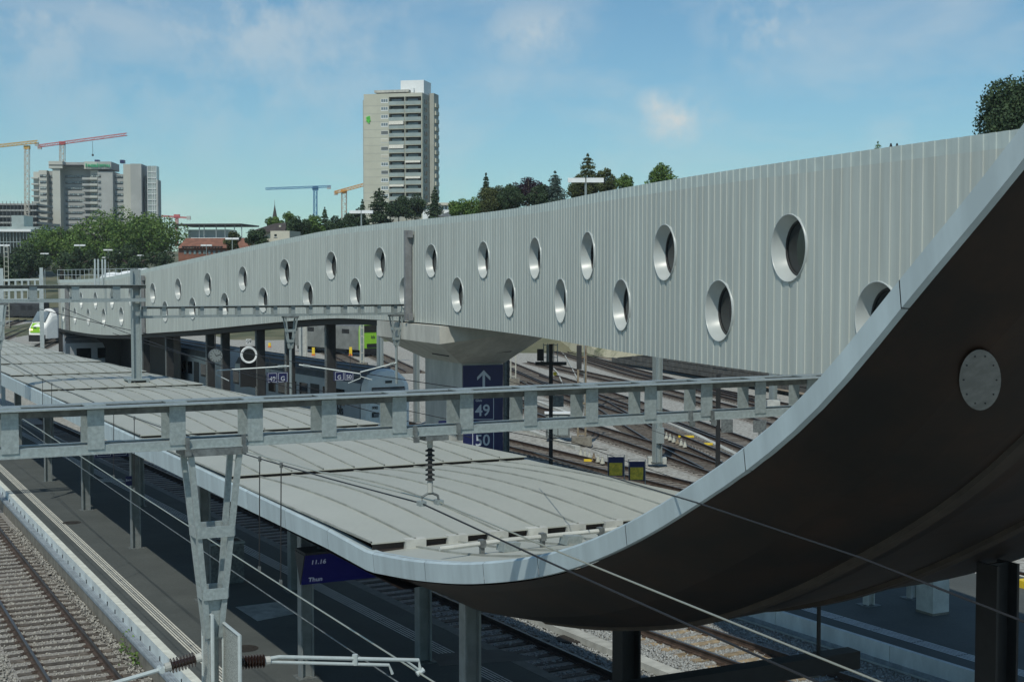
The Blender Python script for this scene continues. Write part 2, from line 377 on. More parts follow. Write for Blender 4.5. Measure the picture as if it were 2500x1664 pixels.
def offset_line(pts, o):
    out = []; N = len(pts)
    for k, p in enumerate(pts):
        d = Vector(pts[min(k + 1, N - 1)]) - Vector(pts[max(0, k - 1)]); d.z = 0; d.normalize(); out.append(Vector(p) + Vector((d.y, -d.x, 0)) * o)
    return out
def resample(pts, step):
    pts = [Vector(p) for p in pts]; cum = [0.0]
    for i in range(1, len(pts)): cum.append(cum[-1] + (pts[i] - pts[i - 1]).length)
    out = []; s = 0.0; i = 0
    while s <= cum[-1]:
        while i < len(pts) - 2 and cum[i + 1] < s: i += 1
        u = (s - cum[i]) / max(1e-6, cum[i + 1] - cum[i]); p = pts[i].lerp(pts[i + 1], u); d = (pts[i + 1] - pts[i]); out.append((p, math.atan2(d.y, d.x))); s += step
    return out
SLE = {}
def track(pts, label, sl='sleeper', parts=True, limit=300, wlen=2.5, bed=True, clips=False):
    root = thing('railway_track', Vector(pts[0]) + Vector((0, 0, -.2)), label, 'track')
    for o in (-.75, .75): rail_obj(offset_line(pts, o), root)
    if sl not in SLE:
        hl = wlen / 2; SLE[sl] = MB().obox(Vector((-.12, -hl, -.33)), Vector((.24, 0, 0)), Vector((0, 2 * hl, 0)), Vector((0, 0, .155))).mesh('sleeper', sl)
    rs = resample(pts, .61)
    if clips:
        b = MB()
        for p, a in rs[:limit]:
            d = Vector((math.cos(a), math.sin(a), 0)); n_ = Vector((-d.y, d.x, 0))
            for y in (-.75, .75): b.cbox(p + n_ * y + UP * -.163, d * .18, n_ * .36, UP * .02); b.cbox(p + n_ * y + UP * -.145, d * .07, n_ * .25, UP * .03)
        tag(b.build('rail_clips', 'rail_side', root), kind='stuff')
    if parts:
        for p, a in rs[:limit]:
            o = inst(SLE[sl], 'sleeper', root, p + Vector((0, 0, random.uniform(-.012, .012))), a + random.uniform(-.012, .012))
    else:
        b = MB()
        for p, a in rs:
            d = Vector((math.cos(a), math.sin(a), 0)); s = Vector((-d.y, d.x, 0)); zz = random.uniform(-.01, .02)
            b.obox(p - d * .12 - s * 1.25 + UP * (-.33 + zz), d * .24, s * 2.5, UP * .155)
        tag(b.build('sleepers', sl, root), kind='stuff')
    if bed:
        A = offset_line(pts, -1.45); B = offset_line(pts, 1.45); A2 = offset_line(pts, -1.15); B2 = offset_line(pts, 1.15); b = MB()
        b.grid([[Vector(x) + UP * -.235 for x in A], [Vector(x) + UP * -.195 for x in A2], [Vector(x) + UP * -.195 for x in B2], [Vector(x) + UP * -.235 for x in B]])
        b.build('ballast_bed', 'ballast_rust' if not clips else 'ballast', root)
    return root
track([T(5.75, t) for t in (6, 30, 60, 90, 140)], 'nearest railway track with dark sleepers, left of the canopied platform', 'sleeper', True, 120, clips=True)
a_t2 = lin(W(349.5, 1128), W(1512.5, 1646.7))
track([T(a_t2(t) - .75, t) for t in (8, 30, 60, 100)], 'shaded railway track between the canopied platform and the concrete trough', 'sleeper', True, 140, clips=True)
tr3 = lambda t: lin(W(1571, 1534), W(1806, 1618.6))(t) + .80
track([T(tr3(t), t) for t in (6, 20, 34)], 'railway track with pale timber sleepers below the wave roof', 'sleeper_wood', True, 60, clips=True)

track([T(a_p2(t) + PW + 1.8, t) for t in (5, 20, 48)], 'railway track beyond the shaded platform at the right edge', 'sleeper_wood', True, 70)
# concrete cable trough lids between the two tracks
a_tr = lin(W(1358, 1523, -.05), W(1666, 1649, -.05))
tro = thing('cable_trough', T(a_tr(20), 20, -.2), 'pale concrete cable trough on the ballast between two tracks', 'trough')
for k in range(34):
    ta = 9 + k * 1.0; b = MB(); b.poly([T(a_tr(ta) - .19, ta, -.2), T(a_tr(ta) + .19, ta, -.2), T(a_tr(ta + .985) + .19, ta + .985, -.2), T(a_tr(ta + .985) - .19, ta + .985, -.2)], (0, 0, .17)); b.build('trough_lid', 'concrete_light', tro)
b = MB(); c = W(1396, 1559, -.18); b.lathe(c, UP, [(-.1, .42), (.02, .42), (.03, .38), (.03, .001)], 20)
tag(b.build('shaft_cover', 'manhole', at=c), 'round rusty shaft cover in the ballast beside the trough', 'cover')

# loose ballast stones near the camera
def stones(fn, n, name, m, size=(.028, .055)):
    P = np.array([fn() for _ in range(n)]); base = np.array([[1, 0, 0], [-1, 0, 0], [0, 1, 0], [0, -1, 0], [0, 0, .8], [0, 0, -.8]], float)
    sc = rng.uniform(size[0], size[1], (n, 1, 1)) * rng.uniform(.6, 1.25, (n, 6, 1)); an = rng.uniform(0, 6.28, n); ca, sa = np.cos(an), np.sin(an)
    V = base[None] * sc; V = V + rng.normal(0, .006, V.shape)
    X = V[..., 0] * ca[:, None] - V[..., 1] * sa[:, None]; Y = V[..., 0] * sa[:, None] + V[..., 1] * ca[:, None]
    V = np.stack([X, Y, V[..., 2]], -1) + P[:, None, :]
    fc = np.array([[0, 2, 4], [2, 1, 4], [1, 3, 4], [3, 0, 4], [2, 0, 5], [1, 2, 5], [3, 1, 5], [0, 3, 5]]); Fc = (fc[None] + (np.arange(n) * 6)[:, None, None]).reshape(-1)
    me = bpy.data.meshes.new(name); me.vertices.add(n * 6); me.vertices.foreach_set('co', V.reshape(-1)); me.loops.add(len(Fc)); me.loops.foreach_set('vertex_index', Fc)
    nf = len(Fc) // 3; me.polygons.add(nf); me.polygons.foreach_set('loop_start', np.arange(nf) * 3); me.polygons.foreach_set('loop_total', np.full(nf, 3)); me.update(calc_edges=True)
    me.materials.append(MATS[m]); ob = bpy.data.objects.new(name, me); col.objects.link(ob); return ob
def sA():
    while True:
        t = 15 + 40 * rng.random() ** 1.5; a = rng.uniform(2.6, 7.2)
        if abs((t - 6) % .61 - .305) > .19 and rng.random() < .965 and 4.4 < a < 7.05: continue       # thinner on the sleepers
        p = T(a, t); return (p.x, p.y, -.205 + rng.uniform(-.025, .02) + (.05 if a > 6.9 else 0))
def sB():
    while True:
        t = 13 + 24 * rng.random() ** 1.2; a = rng.uniform(a_right(t) + .1, a_p2(t) - .05)
        if abs(a - a_tr(t)) < .22: continue
        d2 = abs(a - (a_t2(t) - .75)); d3 = abs(a - tr3(t))
        on = d2 < 1.25 or d3 < 1.25
        if on and abs((t - 6) % .61 - .305) > .19 and rng.random() < .93: continue
        z = -.205 + rng.uniform(-.02, .02)
        if a > a_p2(t) - 1.3: z += .16 * (a - a_p2(t) + 1.3)
        p = T(a, t, z); return (p.x, p.y, p.z)
tag(stones(sA, 34000, 'ballast_stones', 'stone_a'), 'loose grey brown ballast stones around the nearest track', 'gravel', kind='stuff')
tag(stones(sB, 52000, 'ballast_stones', 'stone_b'), 'loose blue grey ballast stones between the two platforms', 'gravel', kind='stuff')
b = MB(); b.grid([[T(a_p2(t) - 1.5, t, -.235) for t in (8, 40)], [T(a_p2(t) + .03, t, .0) for t in (8, 40)]]); tag(b.build('ballast_bank', 'ballast', at=T(a_p2(20), 20, 0)), kind='structure')

# ================================================================== PLATFORM CANOPY WITH THE WAVE
a_re = lin(W(1100, 1070, 5.1), W(1494, 1158, 5.1)); A_L = 7.9; BAY0, BAYL, NB = 20.4, 8.25, 11
zwave = hermite([5.2, 6.3, 7.4, 8.6, 9.7, 11.9, 13.6, 16.4, 18.4, 20.4], [12.6, 11.45, 10.32, 9.25, 8.3, 7.0, 6.26, 5.5, 5.16, 4.93])
hfas = hermite([5, 8.6, 13.6, 16.4, 18.2, 24, 31, 130], [.19, .19, .24, .28, .295, .36, .42, .42])
def wid(t): return a_re(t) - A_L
def roofpt(t, v, bay=None):
    a = A_L + wid(t) * v
    if bay is None: return T(a, t, zwave(t) + .05 * (1 - abs(2 * v - 1) ** 4))
    wv = (t - (BAY0 + bay * BAYL)) / BAYL; ed = 1 - abs(2 * v - 1) ** 5
    return T(a, t, 4.98 + .075 * (1 - wv) + ed * (.17 * math.sin(math.pi * wv)) + .03)
can = thing('platform_canopy', T(11, 25, ZP), 'long pale metal platform canopy whose near end sweeps upward as a wave', 'canopy')
NS = 10
for k in range(NB):
    for j in range(NS):
        b = MB(); ts = np.linspace(BAY0 + k * BAYL, BAY0 + (k + 1) * BAYL, 9); g_ = .012
        b.grid([[roofpt(t, v, k) for v in (j / NS + g_ * .5 / NS, (j + 1) / NS - g_ * .5 / NS)] for t in ts])
        b.grid([[roofpt(t, j / NS, k) + LAT * dx + UP * dz for dx, dz in ((-.012, 0), (-.012, .03), (.012, .03), (.012, 0))] for t in ts], 1)
        t0_ = ts[0]; v0, v1 = j / NS, (j + 1) / NS
        b.face([roofpt(t0_, v0, k), roofpt(t0_, v1, k), roofpt(t0_, v1, k) - UP * .02, roofpt(t0_, v0, k) - UP * .02])
        b.build('roof_panel', ['roof', 'seam'], can)
    b = MB(); t0_ = BAY0 + k * BAYL                            # dark open joint below the panel ends
    b.grid([[roofpt(t0_, v, k) - UP * d + TDIR * .06 for d in (.01, .26)] for v in np.linspace(.005, .995, 12)]); b.build('joint_gap', 'roof_dark', can)
wt = np.concatenate([np.linspace(5.2, 14, 20), np.linspace(14.4, 20.4, 12)])
for j in range(NS):
    b = MB(); b.grid([[roofpt(t, v) for v in (j / NS + .0006, (j + 1) / NS - .0006)] for t in wt])
    b.grid([[roofpt(t, j / NS) + LAT * dx + UP * dz for dx, dz in ((-.012, 0), (-.012, .03), (.012, .03), (.012, 0))] for t in wt], 1); b.build('roof_panel', ['roof', 'seam'], can)
# fascia panels along both edges
def fas_top(t): return zwave(t) + .03 if t < BAY0 else 4.96 + .05 * min(1, (t - BAY0) / 2)
ft = [5.2, 6.9, 8.65, 10.7, 12.8, 14.8, 16.3, 18.2, 20.2, 22.3, 24.6, 27] + [27 + 4.1 * k for k in range(1, 21)]
for side in (0, 1):
    for k in range(len(ft) - 1):
        b = MB(); ts = np.linspace(ft[k] + .005, ft[k + 1] - .005, 7); P = []
        for t in ts:
            sl = (zwave(t - .05) - zwave(t + .05)) / .1 if t < BAY0 else 0.0
            nx = Vector((0, 0, 1)) * 1.0 + TDIR * 0
            dn = (UP * 1.0 + TDIR * sl).normalized()           # down across the roof edge
            hh = hfas(t) * math.sqrt(1 + sl * sl) if sl < 1 else hfas(t) * 1.35
            dn = UP if sl < .6 else dn
            base = T(A_L if side == 0 else a_re(t), t, fas_top(t)); out = LAT * (-1 if side == 0 else 1)
            P.append([base - out * .10 + UP * .0, base + out * .02, base + out * .055 - UP * .03, base + out * .03 - UP * hh, base - out * .05 - UP * (hh + .005)])
        if side: P = [list(reversed(r)) for r in P]
        b.grid(P); b.build('fascia_panel', 'fascia', can)
# soffit of the straight part and of the wave
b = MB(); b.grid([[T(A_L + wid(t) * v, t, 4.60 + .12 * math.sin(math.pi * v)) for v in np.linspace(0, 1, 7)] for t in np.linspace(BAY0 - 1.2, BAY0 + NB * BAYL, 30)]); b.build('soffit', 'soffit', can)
def sofz(t, v):
    prof = np.interp(v * wid(t), [0, .15, .9, 1.8, 2.6, 4.6, 6.0, max(6.1, wid(t) - 1.0), wid(t) - .1, wid(t)], [0, .10, .52, .76, .82, .70, .68, .64, .10, 0])
    fade = min(1, max(0, (21.5 - t) / 3.0)); near = .55 + .45 * min(1, max(0, (t - 6) / 9))
    return zwave(t) - hfas(t) - prof * fade * near
RV1, RV2 = .27, .52
vv = [0, .02, .06, .12, .18, .25, .33, .41, .413, .45, .452, .55, .64, .642, .68, .682, .8, .9, 1.0]
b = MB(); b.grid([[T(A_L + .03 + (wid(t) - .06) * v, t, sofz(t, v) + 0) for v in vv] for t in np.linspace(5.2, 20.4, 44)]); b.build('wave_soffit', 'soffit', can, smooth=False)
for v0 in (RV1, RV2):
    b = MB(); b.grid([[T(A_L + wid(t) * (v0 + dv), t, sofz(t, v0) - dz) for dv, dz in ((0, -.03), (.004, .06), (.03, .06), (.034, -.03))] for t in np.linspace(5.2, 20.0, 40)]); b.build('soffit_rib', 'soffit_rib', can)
# white overflow boxes on the joint and the conduit in front of it
me = MB().obox(Vector((-.17, -.03, -.15)), Vector((.34, 0, 0)), Vector((0, .16, 0)), Vector((0, 0, .165))).mesh('overflow_box', 'concrete_light')
for j in range(9): inst(me, 'overflow_box', can, roofpt(BAY0, .10 + .0985 * j, 0) - TDIR * .02, TH)
cd = thing('conduit', roofpt(18.2, .2), 'pale conduit on stands across the roof just before the wave', 'conduit')
b = MB(); b.tube([roofpt(18.3, v) + UP * .16 for v in np.linspace(.03, .99, 8)], .035, 8); b.build('pipe', 'concrete_light', cd)
for v in np.linspace(.12, .92, 7): b = MB(); p = roofpt(18.3, v); b.cbox(p + UP * .08, LAT * .06, TDIR * .06, UP * .18); b.cbox(p + UP * .16, LAT * .08, TDIR * .11, UP * .11); b.build('stand', 'galv_dull', cd)
for v in np.linspace(.17, .87, 6): b = MB(); p = roofpt(18.1, v); b.poly([p - LAT * .12, p + LAT * .12, p + LAT * .16 + UP * .12, p - LAT * .1 + UP * .14], TDIR * .25); b.build('shoe', 'galv', cd)
# round cover plate bolted to the wave soffit
def sofP(t, a): v = (a - A_L) / wid(t); return T(a, t, sofz(t, v))
def sof_hit(px, py):
    d = ray(px, py); lo, hi = 4.0, 30.0; prev = None
    for k in np.linspace(5, 30, 2500):
        p = Vector((0, 0, H)) + d * k; a, t = AT(p)
        if 5.2 < t < 20 and A_L < a < a_re(t):
            q = p.z - sofz(t, (a - A_L) / wid(t))
            if prev is not None and prev * q <= 0: return p, a, t
            prev = q
    return None
def oval(cx, cy, rx, ry, n, lift):
    out = []
    for k in range(n):
        h_ = sof_hit(cx + rx * math.cos(2 * math.pi * k / n), cy + ry * math.sin(2 * math.pi * k / n)); out.append(h_[0] + (Vector((0, 0, H)) - h_[0]).normalized() * lift)
    return out
mat('plate', (.22, .235, .235), .5, .3, .15, 8); pl_ = oval(2393, 927, 51, 74, 32, .015); b = MB(); b.poly(pl_, (Vector((0, 0, H)) - pl_[0]).normalized() * .02); cpl = b.build('cover_plate', 'plate', can)
for q in oval(2393, 927, 40, 60, 10, .04): b = MB(); b.lathe(q, (Vector((0, 0, H)) - q), [(0, .008), (.008, .008), (.01, .003)], 6); b.build('bolt', 'dark', cpl)

# steel columns of the canopy
def hcolumn(p, h, name, label, cat='column', group=None, w_=.25, m='column', lat=LAT):
    td = Vector((-lat.y, lat.x, 0)); r = thing(name, p, label, cat, group); hw = w_ / 2
    for sgn in (-1, 1): MB().obox(p + lat * (sgn * hw - .018) - td * hw, lat * .036, td * w_, UP * h).build('flange', m, r)
    MB().obox(p - lat * (hw - .018) - td * .02, lat * (w_ - .036), td * .04, UP * h).build('web', m, r)
    MB().obox(p - lat * .24 - td * .24, lat * .48, td * .48, UP * .02).build('base_plate', 'galv_dull', r)
    return r
ordn = ['nearest', 'second nearest', 'third nearest', 'fourth nearest', 'fifth nearest', 'sixth nearest', 'seventh nearest', 'eighth nearest', 'ninth nearest', 'tenth nearest']
for k in range(9):
    p = Vector((-.69 - 3.77 * k, 23.0 + 7.24 * k, ZP)); hcolumn(p, 4.08 if k else 3.95, 'platform_column', 'grey steel column, %s of the sunlit row on the canopied platform' % ordn[k], group='canopy columns, sunlit row')
for k in range(9):
    p = Vector((6.0 - 4.0 * k, 17.3 + 7.1 * k, ZP)); hcolumn(p, 4.1 if k > 1 else (3.95 if k == 1 else 5.15), 'platform_column', 'dark steel column, %s of the shaded inner row under the canopy' % ordn[k], group='canopy columns, shaded row', w_=.34 if k < 2 else .27, m='black' if k < 2 else 'column')

# ================================================================== THE GREY PASSERELLE WITH ROUND WINDOWS
HX = [8.71,7.33,6.06,4.88,3.81,2.85,1.98,1.01,-.11,-1.37,-2.78,-4.33,-6.02,-7.78,-9.63,-11.56,-13.58,-15.67,-17.78,-19.88,-21.94,-23.98,-26.0,-27.98,-29.96,-31.91,-33.85,-35.78,-37.69,-39.58,-41.46,-43.33,-45.18,-47.02,-48.84]
HY = [33.63,37.44,41.29,45.16,49.07,53.0,56.96,60.89,64.78,68.63,72.43,76.17,79.85,83.49,87.1,90.66,94.17,97.64,101.09,104.56,108.04,111.54,115.06,118.59,122.12,125.67,129.23,132.79,136.36,139.94,143.53,147.12,150.72,154.33,157.95]
KH = .74
pre = [(8.71 + 1.45 * k, 33.63 - 3.78 * k) for k in (4, 3, 2, 1)]; post = [(-48.84 - 1.8 * k, 157.95 + 3.63 * k) for k in (1, 2, 3)]
HXY = [(x * KH, y * KH) for x, y in pre + list(zip(HX, HY)) + post]; I0 = -4; HN = len(HXY)
hx = hermite(range(I0, I0 + HN), [p[0] for p in HXY]); hy = hermite(range(I0, I0 + HN), [p[1] for p in HXY])
_zc = hermite([-4, 0, 8, 13, 15, 17, 19, 21, 23, 25, 27, 29, 31, 34, 38], [9.95, 9.95, 9.95, 9.95, 9.82, 9.42, 8.95, 8.48, 8.03, 7.6, 7.17, 6.8, 6.56, 6.42, 6.35])
def hzc(i): return 9.25 + (_zc(i) - 9.25) * KH
def hpt(i, n=0.0, z=0.0):                               # i = window index along the hull, n = outward
    p = Vector((hx(i), hy(i), z)); d = Vector((hx(i + .05) - hx(i - .05), hy(i + .05) - hy(i - .05), 0)).normalized()
    return p + Vector((-d.y, d.x, 0)) * n
def hdir(i): return Vector((hx(i + .05) - hx(i - .05), hy(i + .05) - hy(i - .05), 0)).normalized()
def ztop(i): return hzc(i) + 1.69
def zbot(i): return hzc(i) - 2.50 - .12 * min(1, max(0, (i - 16) / 6))
LM = 4.05 * KH; RW = .657
hull = thing('footbridge', hpt(8, -2, 0), 'grey corrugated footbridge with two rows of round windows over the tracks', 'footbridge')
CB = [0, .52, .54, .98, 1.0]; CV = [0, 0, -1, -1, 0]; CP = .30
def corr(s): return .019 * float(np.interp((s % CP) / CP, CB, CV))
def corr_breaks(s0, s1):
    out = []; k = math.floor(s0 / CP) - 1
    while k * CP < s1:
        out += [(k + u) * CP for u in CB[:-1] if s0 < (k + u) * CP < s1]; k += 1
    return out
for i in range(I0, I0 + HN - 1):
    lo, hi = max(I0, i - .5), min(I0 + HN - 1, i + .5); s0, s1, sc = lo * LM, hi * LM, i * LM
    win = 0 <= i <= 37; zo = hzc(i) + (0 if i % 2 else -1.3)
    us = [s0, s1] + corr_breaks(s0, s1)
    if win: us += [sc + RW * math.sin(g_) for g_ in np.linspace(-math.pi / 2, math.pi / 2, 23)]
    us = sorted(us); us = [u for k, u in enumerate(us) if k == 0 or u - us[k - 1] > 1e-4]
    b = MB()
    for ua, ub in zip(us[:-1], us[1:]):
        ia, ib = ua / LM, ub / LM; na, nb = corr(ua), corr(ub)
        def P(ii, n, z): return hpt(ii, n, z)
        zs = [(zbot(ia), zbot(ib)), (ztop(ia) - .26, ztop(ib) - .26)]
        mid = (ua + ub) / 2 - sc
        if win and abs(mid) < RW:
            ha = math.sqrt(max(0, RW * RW - (ua - sc) ** 2)); hb = math.sqrt(max(0, RW * RW - (ub - sc) ** 2))
            segs = [(zs[0], (zo - ha, zo - hb)), ((zo + ha, zo + hb), zs[1])]
        else: segs = [(zs[0], zs[1])]
        for (za, zb_), (zc_, zd) in segs: b.face([P(ia, na, za), P(ib, nb, zb_), P(ib, nb, zd), P(ia, na, zc_)], 0)
        b.face([P(ia, na, ztop(ia) - .26), P(ib, nb, ztop(ib) - .26), P(ib, nb + .004, ztop(ib)), P(ia, na + .004, ztop(ia))], 1)
        b.face([P(ia, na, ztop(ia)), P(ib, nb, ztop(ib)), P(ib, -.14, ztop(ib)), P(ia, -.14, ztop(ia))], 1)
        b.face([P(ia, na, zbot(ia)), P(ia, -.3, zbot(ia)), P(ib, -.3, zbot(ib)), P(ib, nb, zbot(ib))], 0)
    b.build('cladding_panel', ['hull', 'hull_edge'], hull)
    if win:
        d = hdir(i); n = Vector((-d.y, d.x, 0)); c = hpt(i, 0, zo)
        wn = MB(); wn.lathe(c, n, [(-.27, .55), (-.25, .56), (.012, .648), (.03, .652), (.032, .655), (.032, .667), (-.02, .67), (-.06, .67)], 40); wn.f = wn.f[:-2]; wn.m = wn.m[:-2]
        wo_ = wn.build('porthole', 'hull_lip', hull, smooth=True)
        g_ = MB(); g_.lathe(c, n, [(-.29, .555), (-.262, .555)], 32); g_.build('pane', 'glass', wo_)
        g_ = MB(); g_.lathe(c, n, [(-.262, .556), (-.235, .55), (-.235, .522), (-.262, .518)], 32); g_.f = g_.f[:-2]; g_.m = g_.m[:-2]; g_.build('gasket', 'dark', wo_)
# shell behind the cladding
ii = np.linspace(I0, I0 + HN - 1, 60); WDT = -5.6
b = MB(); b.grid([[hpt(i, -.16, ztop(i) - .30), hpt(i, WDT, ztop(i) - .30)] for i in ii]); b.build('roof', 'roof', hull)
b = MB(); b.grid([[hpt(i, WDT, ztop(i) - .30), hpt(i, WDT, zbot(i) + .1)] for i in ii]); b.build('rear_wall', 'hull', hull)
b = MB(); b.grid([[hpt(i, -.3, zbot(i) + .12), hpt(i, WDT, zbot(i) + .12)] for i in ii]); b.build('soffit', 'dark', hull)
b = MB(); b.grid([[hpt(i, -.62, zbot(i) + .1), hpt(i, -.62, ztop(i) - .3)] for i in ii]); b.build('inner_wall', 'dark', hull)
for e in (I0, I0 + HN - 1):
    b = MB(); b.face([hpt(e, -.05, zbot(e)), hpt(e, WDT, zbot(e)), hpt(e, WDT, ztop(e)), hpt(e, -.05, ztop(e))]); b.build('end_wall', 'hull', hull)
# dark edge beams below the skirt
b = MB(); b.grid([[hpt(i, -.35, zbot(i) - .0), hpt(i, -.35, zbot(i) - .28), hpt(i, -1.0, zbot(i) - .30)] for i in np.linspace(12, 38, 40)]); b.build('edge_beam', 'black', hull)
mat('joint_post', (.22, .225, .23), .6, .2, .12, 4)
for ic, wd_ in ((11.75, .28), (25.75, .5), (35.0, .55)):
    d = hdir(ic); n = Vector((-d.y, d.x, 0)); p = hpt(ic, .06, 0); z0, z1 = zbot(ic) + .06, ztop(ic) - .42; b = MB()
    b.obox(p - d * wd_ / 2 + UP * z0, d * wd_, n * .05, UP * (z1 - z0)); b.obox(p - d * wd_ * .5 + n * .05 + UP * z0, d * .1, n * .2, UP * (z1 - z0)); b.obox(p - d * wd_ * .5 + n * .25 + UP * z0, d * wd_ * .55, n * .03, UP * (z1 - z0))
    for zz in (z0 + .02, z1 - .3): b.obox(p - d * (wd_ * .5 + .16) + UP * zz, d * .2, n * .2, UP * .28)
    b.build('joint_post', 'joint_post', hull)

# concrete pier with the track signs
DH = hdir(10.5); LH = Vector((DH.y, -DH.x, 0))
C = D(1128, 900, 57.5); C.z = 0
pier = thing('bridge_pier', C + LH * .8 + DH * 2, 'concrete bridge pier with flared head below the grey footbridge', 'pier')
b = MB(); b.obox(C + UP * .4, LH * 1.78, DH * 4.6, UP * 5.25); b.build('shaft', 'concrete', pier)
K = D(1073, 800, 54.6); K.z = 0; zt_ = zbot(10.5) - .05
top = [K + UP * zt_, K + LH * 5.0 + UP * zt_, K + LH * 5.0 + DH * 8.2 + UP * zt_, K + DH * 8.2 + UP * zt_]
low = [K + UP * 6.56, K + LH * 5.0 + UP * 7.12, K + LH * 5.0 + DH * 8.2 + UP * 7.12, K + DH * 8.2 + UP * 6.56]
st = C + UP * 5.62; bot = [st - LH * .05 - DH * .05, st + LH * 1.85 - DH * .05, st + LH * 1.85 + DH * 4.7, st - LH * .05 + DH * 4.7]
b = MB()
for A_, B_ in ((top, low), (low, bot)):
    for k in range(4): b.face([A_[k], B_[k], B_[(k + 1) % 4], A_[(k + 1) % 4]])
b.face(list(reversed(top))); b.face(bot); b.build('pier_head', 'concrete', pier)
b = MB(); m_ = [low[k].lerp(bot[k], .62) for k in range(4)]
for u0, u1 in ((.2, .52), (.62, .9)): 
    p0, p1 = m_[0].lerp(m_[1], u0 * .9), m_[0].lerp(m_[1], u1 * .9); b.beam(p0 - DH * .03, p1 - DH * .03, .05, .05)
p0, p1 = m_[0].lerp(m_[3], .08), m_[0].lerp(m_[3], .4); b.beam(p0 - LH * .03, p1 - LH * .03, .05, .05)
b.build('head_groove', 'black', pier)
# sign board on the pier
SB = C - DH * .10 + LH * .02
sg = thing('track_sign', SB + UP * .9, 'tall dark blue sign on the pier with arrow over Gleis 49 and 50', 'sign')
b = MB(); b.obox(SB + UP * .9, LH * 1.74, DH * .07, UP * 4.65); b.build('board', 'blue', sg)
mat('sign_white', (.50, .54, .60), .5, 0, 0)
SF = SB - DH * .006
def onsign(px, py):                                   # a point of the board face seen at that photo point
    d = ray(px, py); o = Vector((0, 0, H)); nrm = DH; k = (SF - o).dot(nrm) / d.dot(nrm); return o + d * k
mp_ = (onsign(1200, 900) - onsign(1150, 900)).length / 50
def rect_frame(x0, y0, x1, y1, m, r, name='frame_line', wd_=.028):
    c = [onsign(x0, y0), onsign(x1, y0), onsign(x1, y1), onsign(x0, y1)]; b = MB()
    for k in range(4): b.beam(c[k], c[(k + 1) % 4], .01, wd_, up=DH) if False else b.beam(c[k], c[(k + 1) % 4], wd_ if k % 2 else .012, .012 if k % 2 else wd_)
    return b.build(name, m, r)
b = MB(); ax, ay = 1181, 903; b.poly([onsign(ax, 903), onsign(1197, 920), onsign(1197, 928), onsign(1184, 915), onsign(1184, 945), onsign(1178, 945), onsign(1178, 915), onsign(1165, 928), onsign(1165, 920)], -DH * .006); b.build('arrow', 'sign_white', sg)
rect_frame(1154, 966, 1205, 1023, 'sign_white', sg); rect_frame(1154, 1046, 1205, 1103, 'sign_white', sg)
text('Gleis', .14, onsign(1161, 980), LH, UP, 'sign_white', sg); text('49', .66, onsign(1160, 1015), LH, UP, 'sign_white', sg); text('50', .66, onsign(1160, 1088), LH, UP, 'sign_white', sg)

# ================================================================== CATENARY GANTRIES
def gantry(tb, a0, a1, z0, z1, label, dz=.085, pitch=.77, first=.19, gap=.32, hang=(), ties=True, pw=.155):
    g = thing('catenary_gantry', T((a0 + a1) / 2, tb, z0), label, 'gantry'); Lx = LAT * (a1 - a0)
    for f_, t in ((1, tb), (-1, tb + gap)):
        for zz, top_ in ((z1 - dz, 1), (z0, 0)):
            b = MB(); b.obox(T(a0, t - .006, zz), Lx, TDIR * .012, UP * dz)
            o = -1 if f_ > 0 else 1
            if top_: b.obox(T(a0, t + o * .006, zz + dz - .012), Lx, TDIR * (o * .115), UP * .0125); b.obox(T(a0, t - o * .006, zz + dz - .010), Lx, TDIR * (-o * .05), UP * .0105)
            else: b.obox(T(a0, t - o * .006, zz), Lx, TDIR * (-o * .07), UP * .012); b.obox(T(a0, t - o * .006, zz + dz - .012), Lx, TDIR * (-o * .07), UP * .012); b.obox(T(a0, t + o * .006, zz), Lx, TDIR * (o * .03), UP * .012)
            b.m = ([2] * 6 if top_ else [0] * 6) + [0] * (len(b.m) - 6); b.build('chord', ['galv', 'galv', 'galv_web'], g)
        n = int((a1 - a0 - first) / pitch)
        for k in range(n + 1):
            a = a0 + first + k * pitch; b = MB(); o = -1 if f_ > 0 else 1
            b.obox(T(a - pw / 2, t + o * .007, z0 + dz * .55), LAT * pw, TDIR * (o * .012), UP * (z1 - z0 - dz * .9))
            b.build('post', 'galv', g)
    if ties:
        for k in range(int((a1 - a0 - first) / pitch) + 1): b = MB(); b.obox(T(a0 + first + k * pitch - .09, tb + .05, z1 + .001), LAT * .2, TDIR * (gap - .1), UP * .01); b.build('tie_plate', 'galv', g)
    for h_ in hang: hanger(g, h_[0], tb, gap, z0, *h_[1:])
    return g
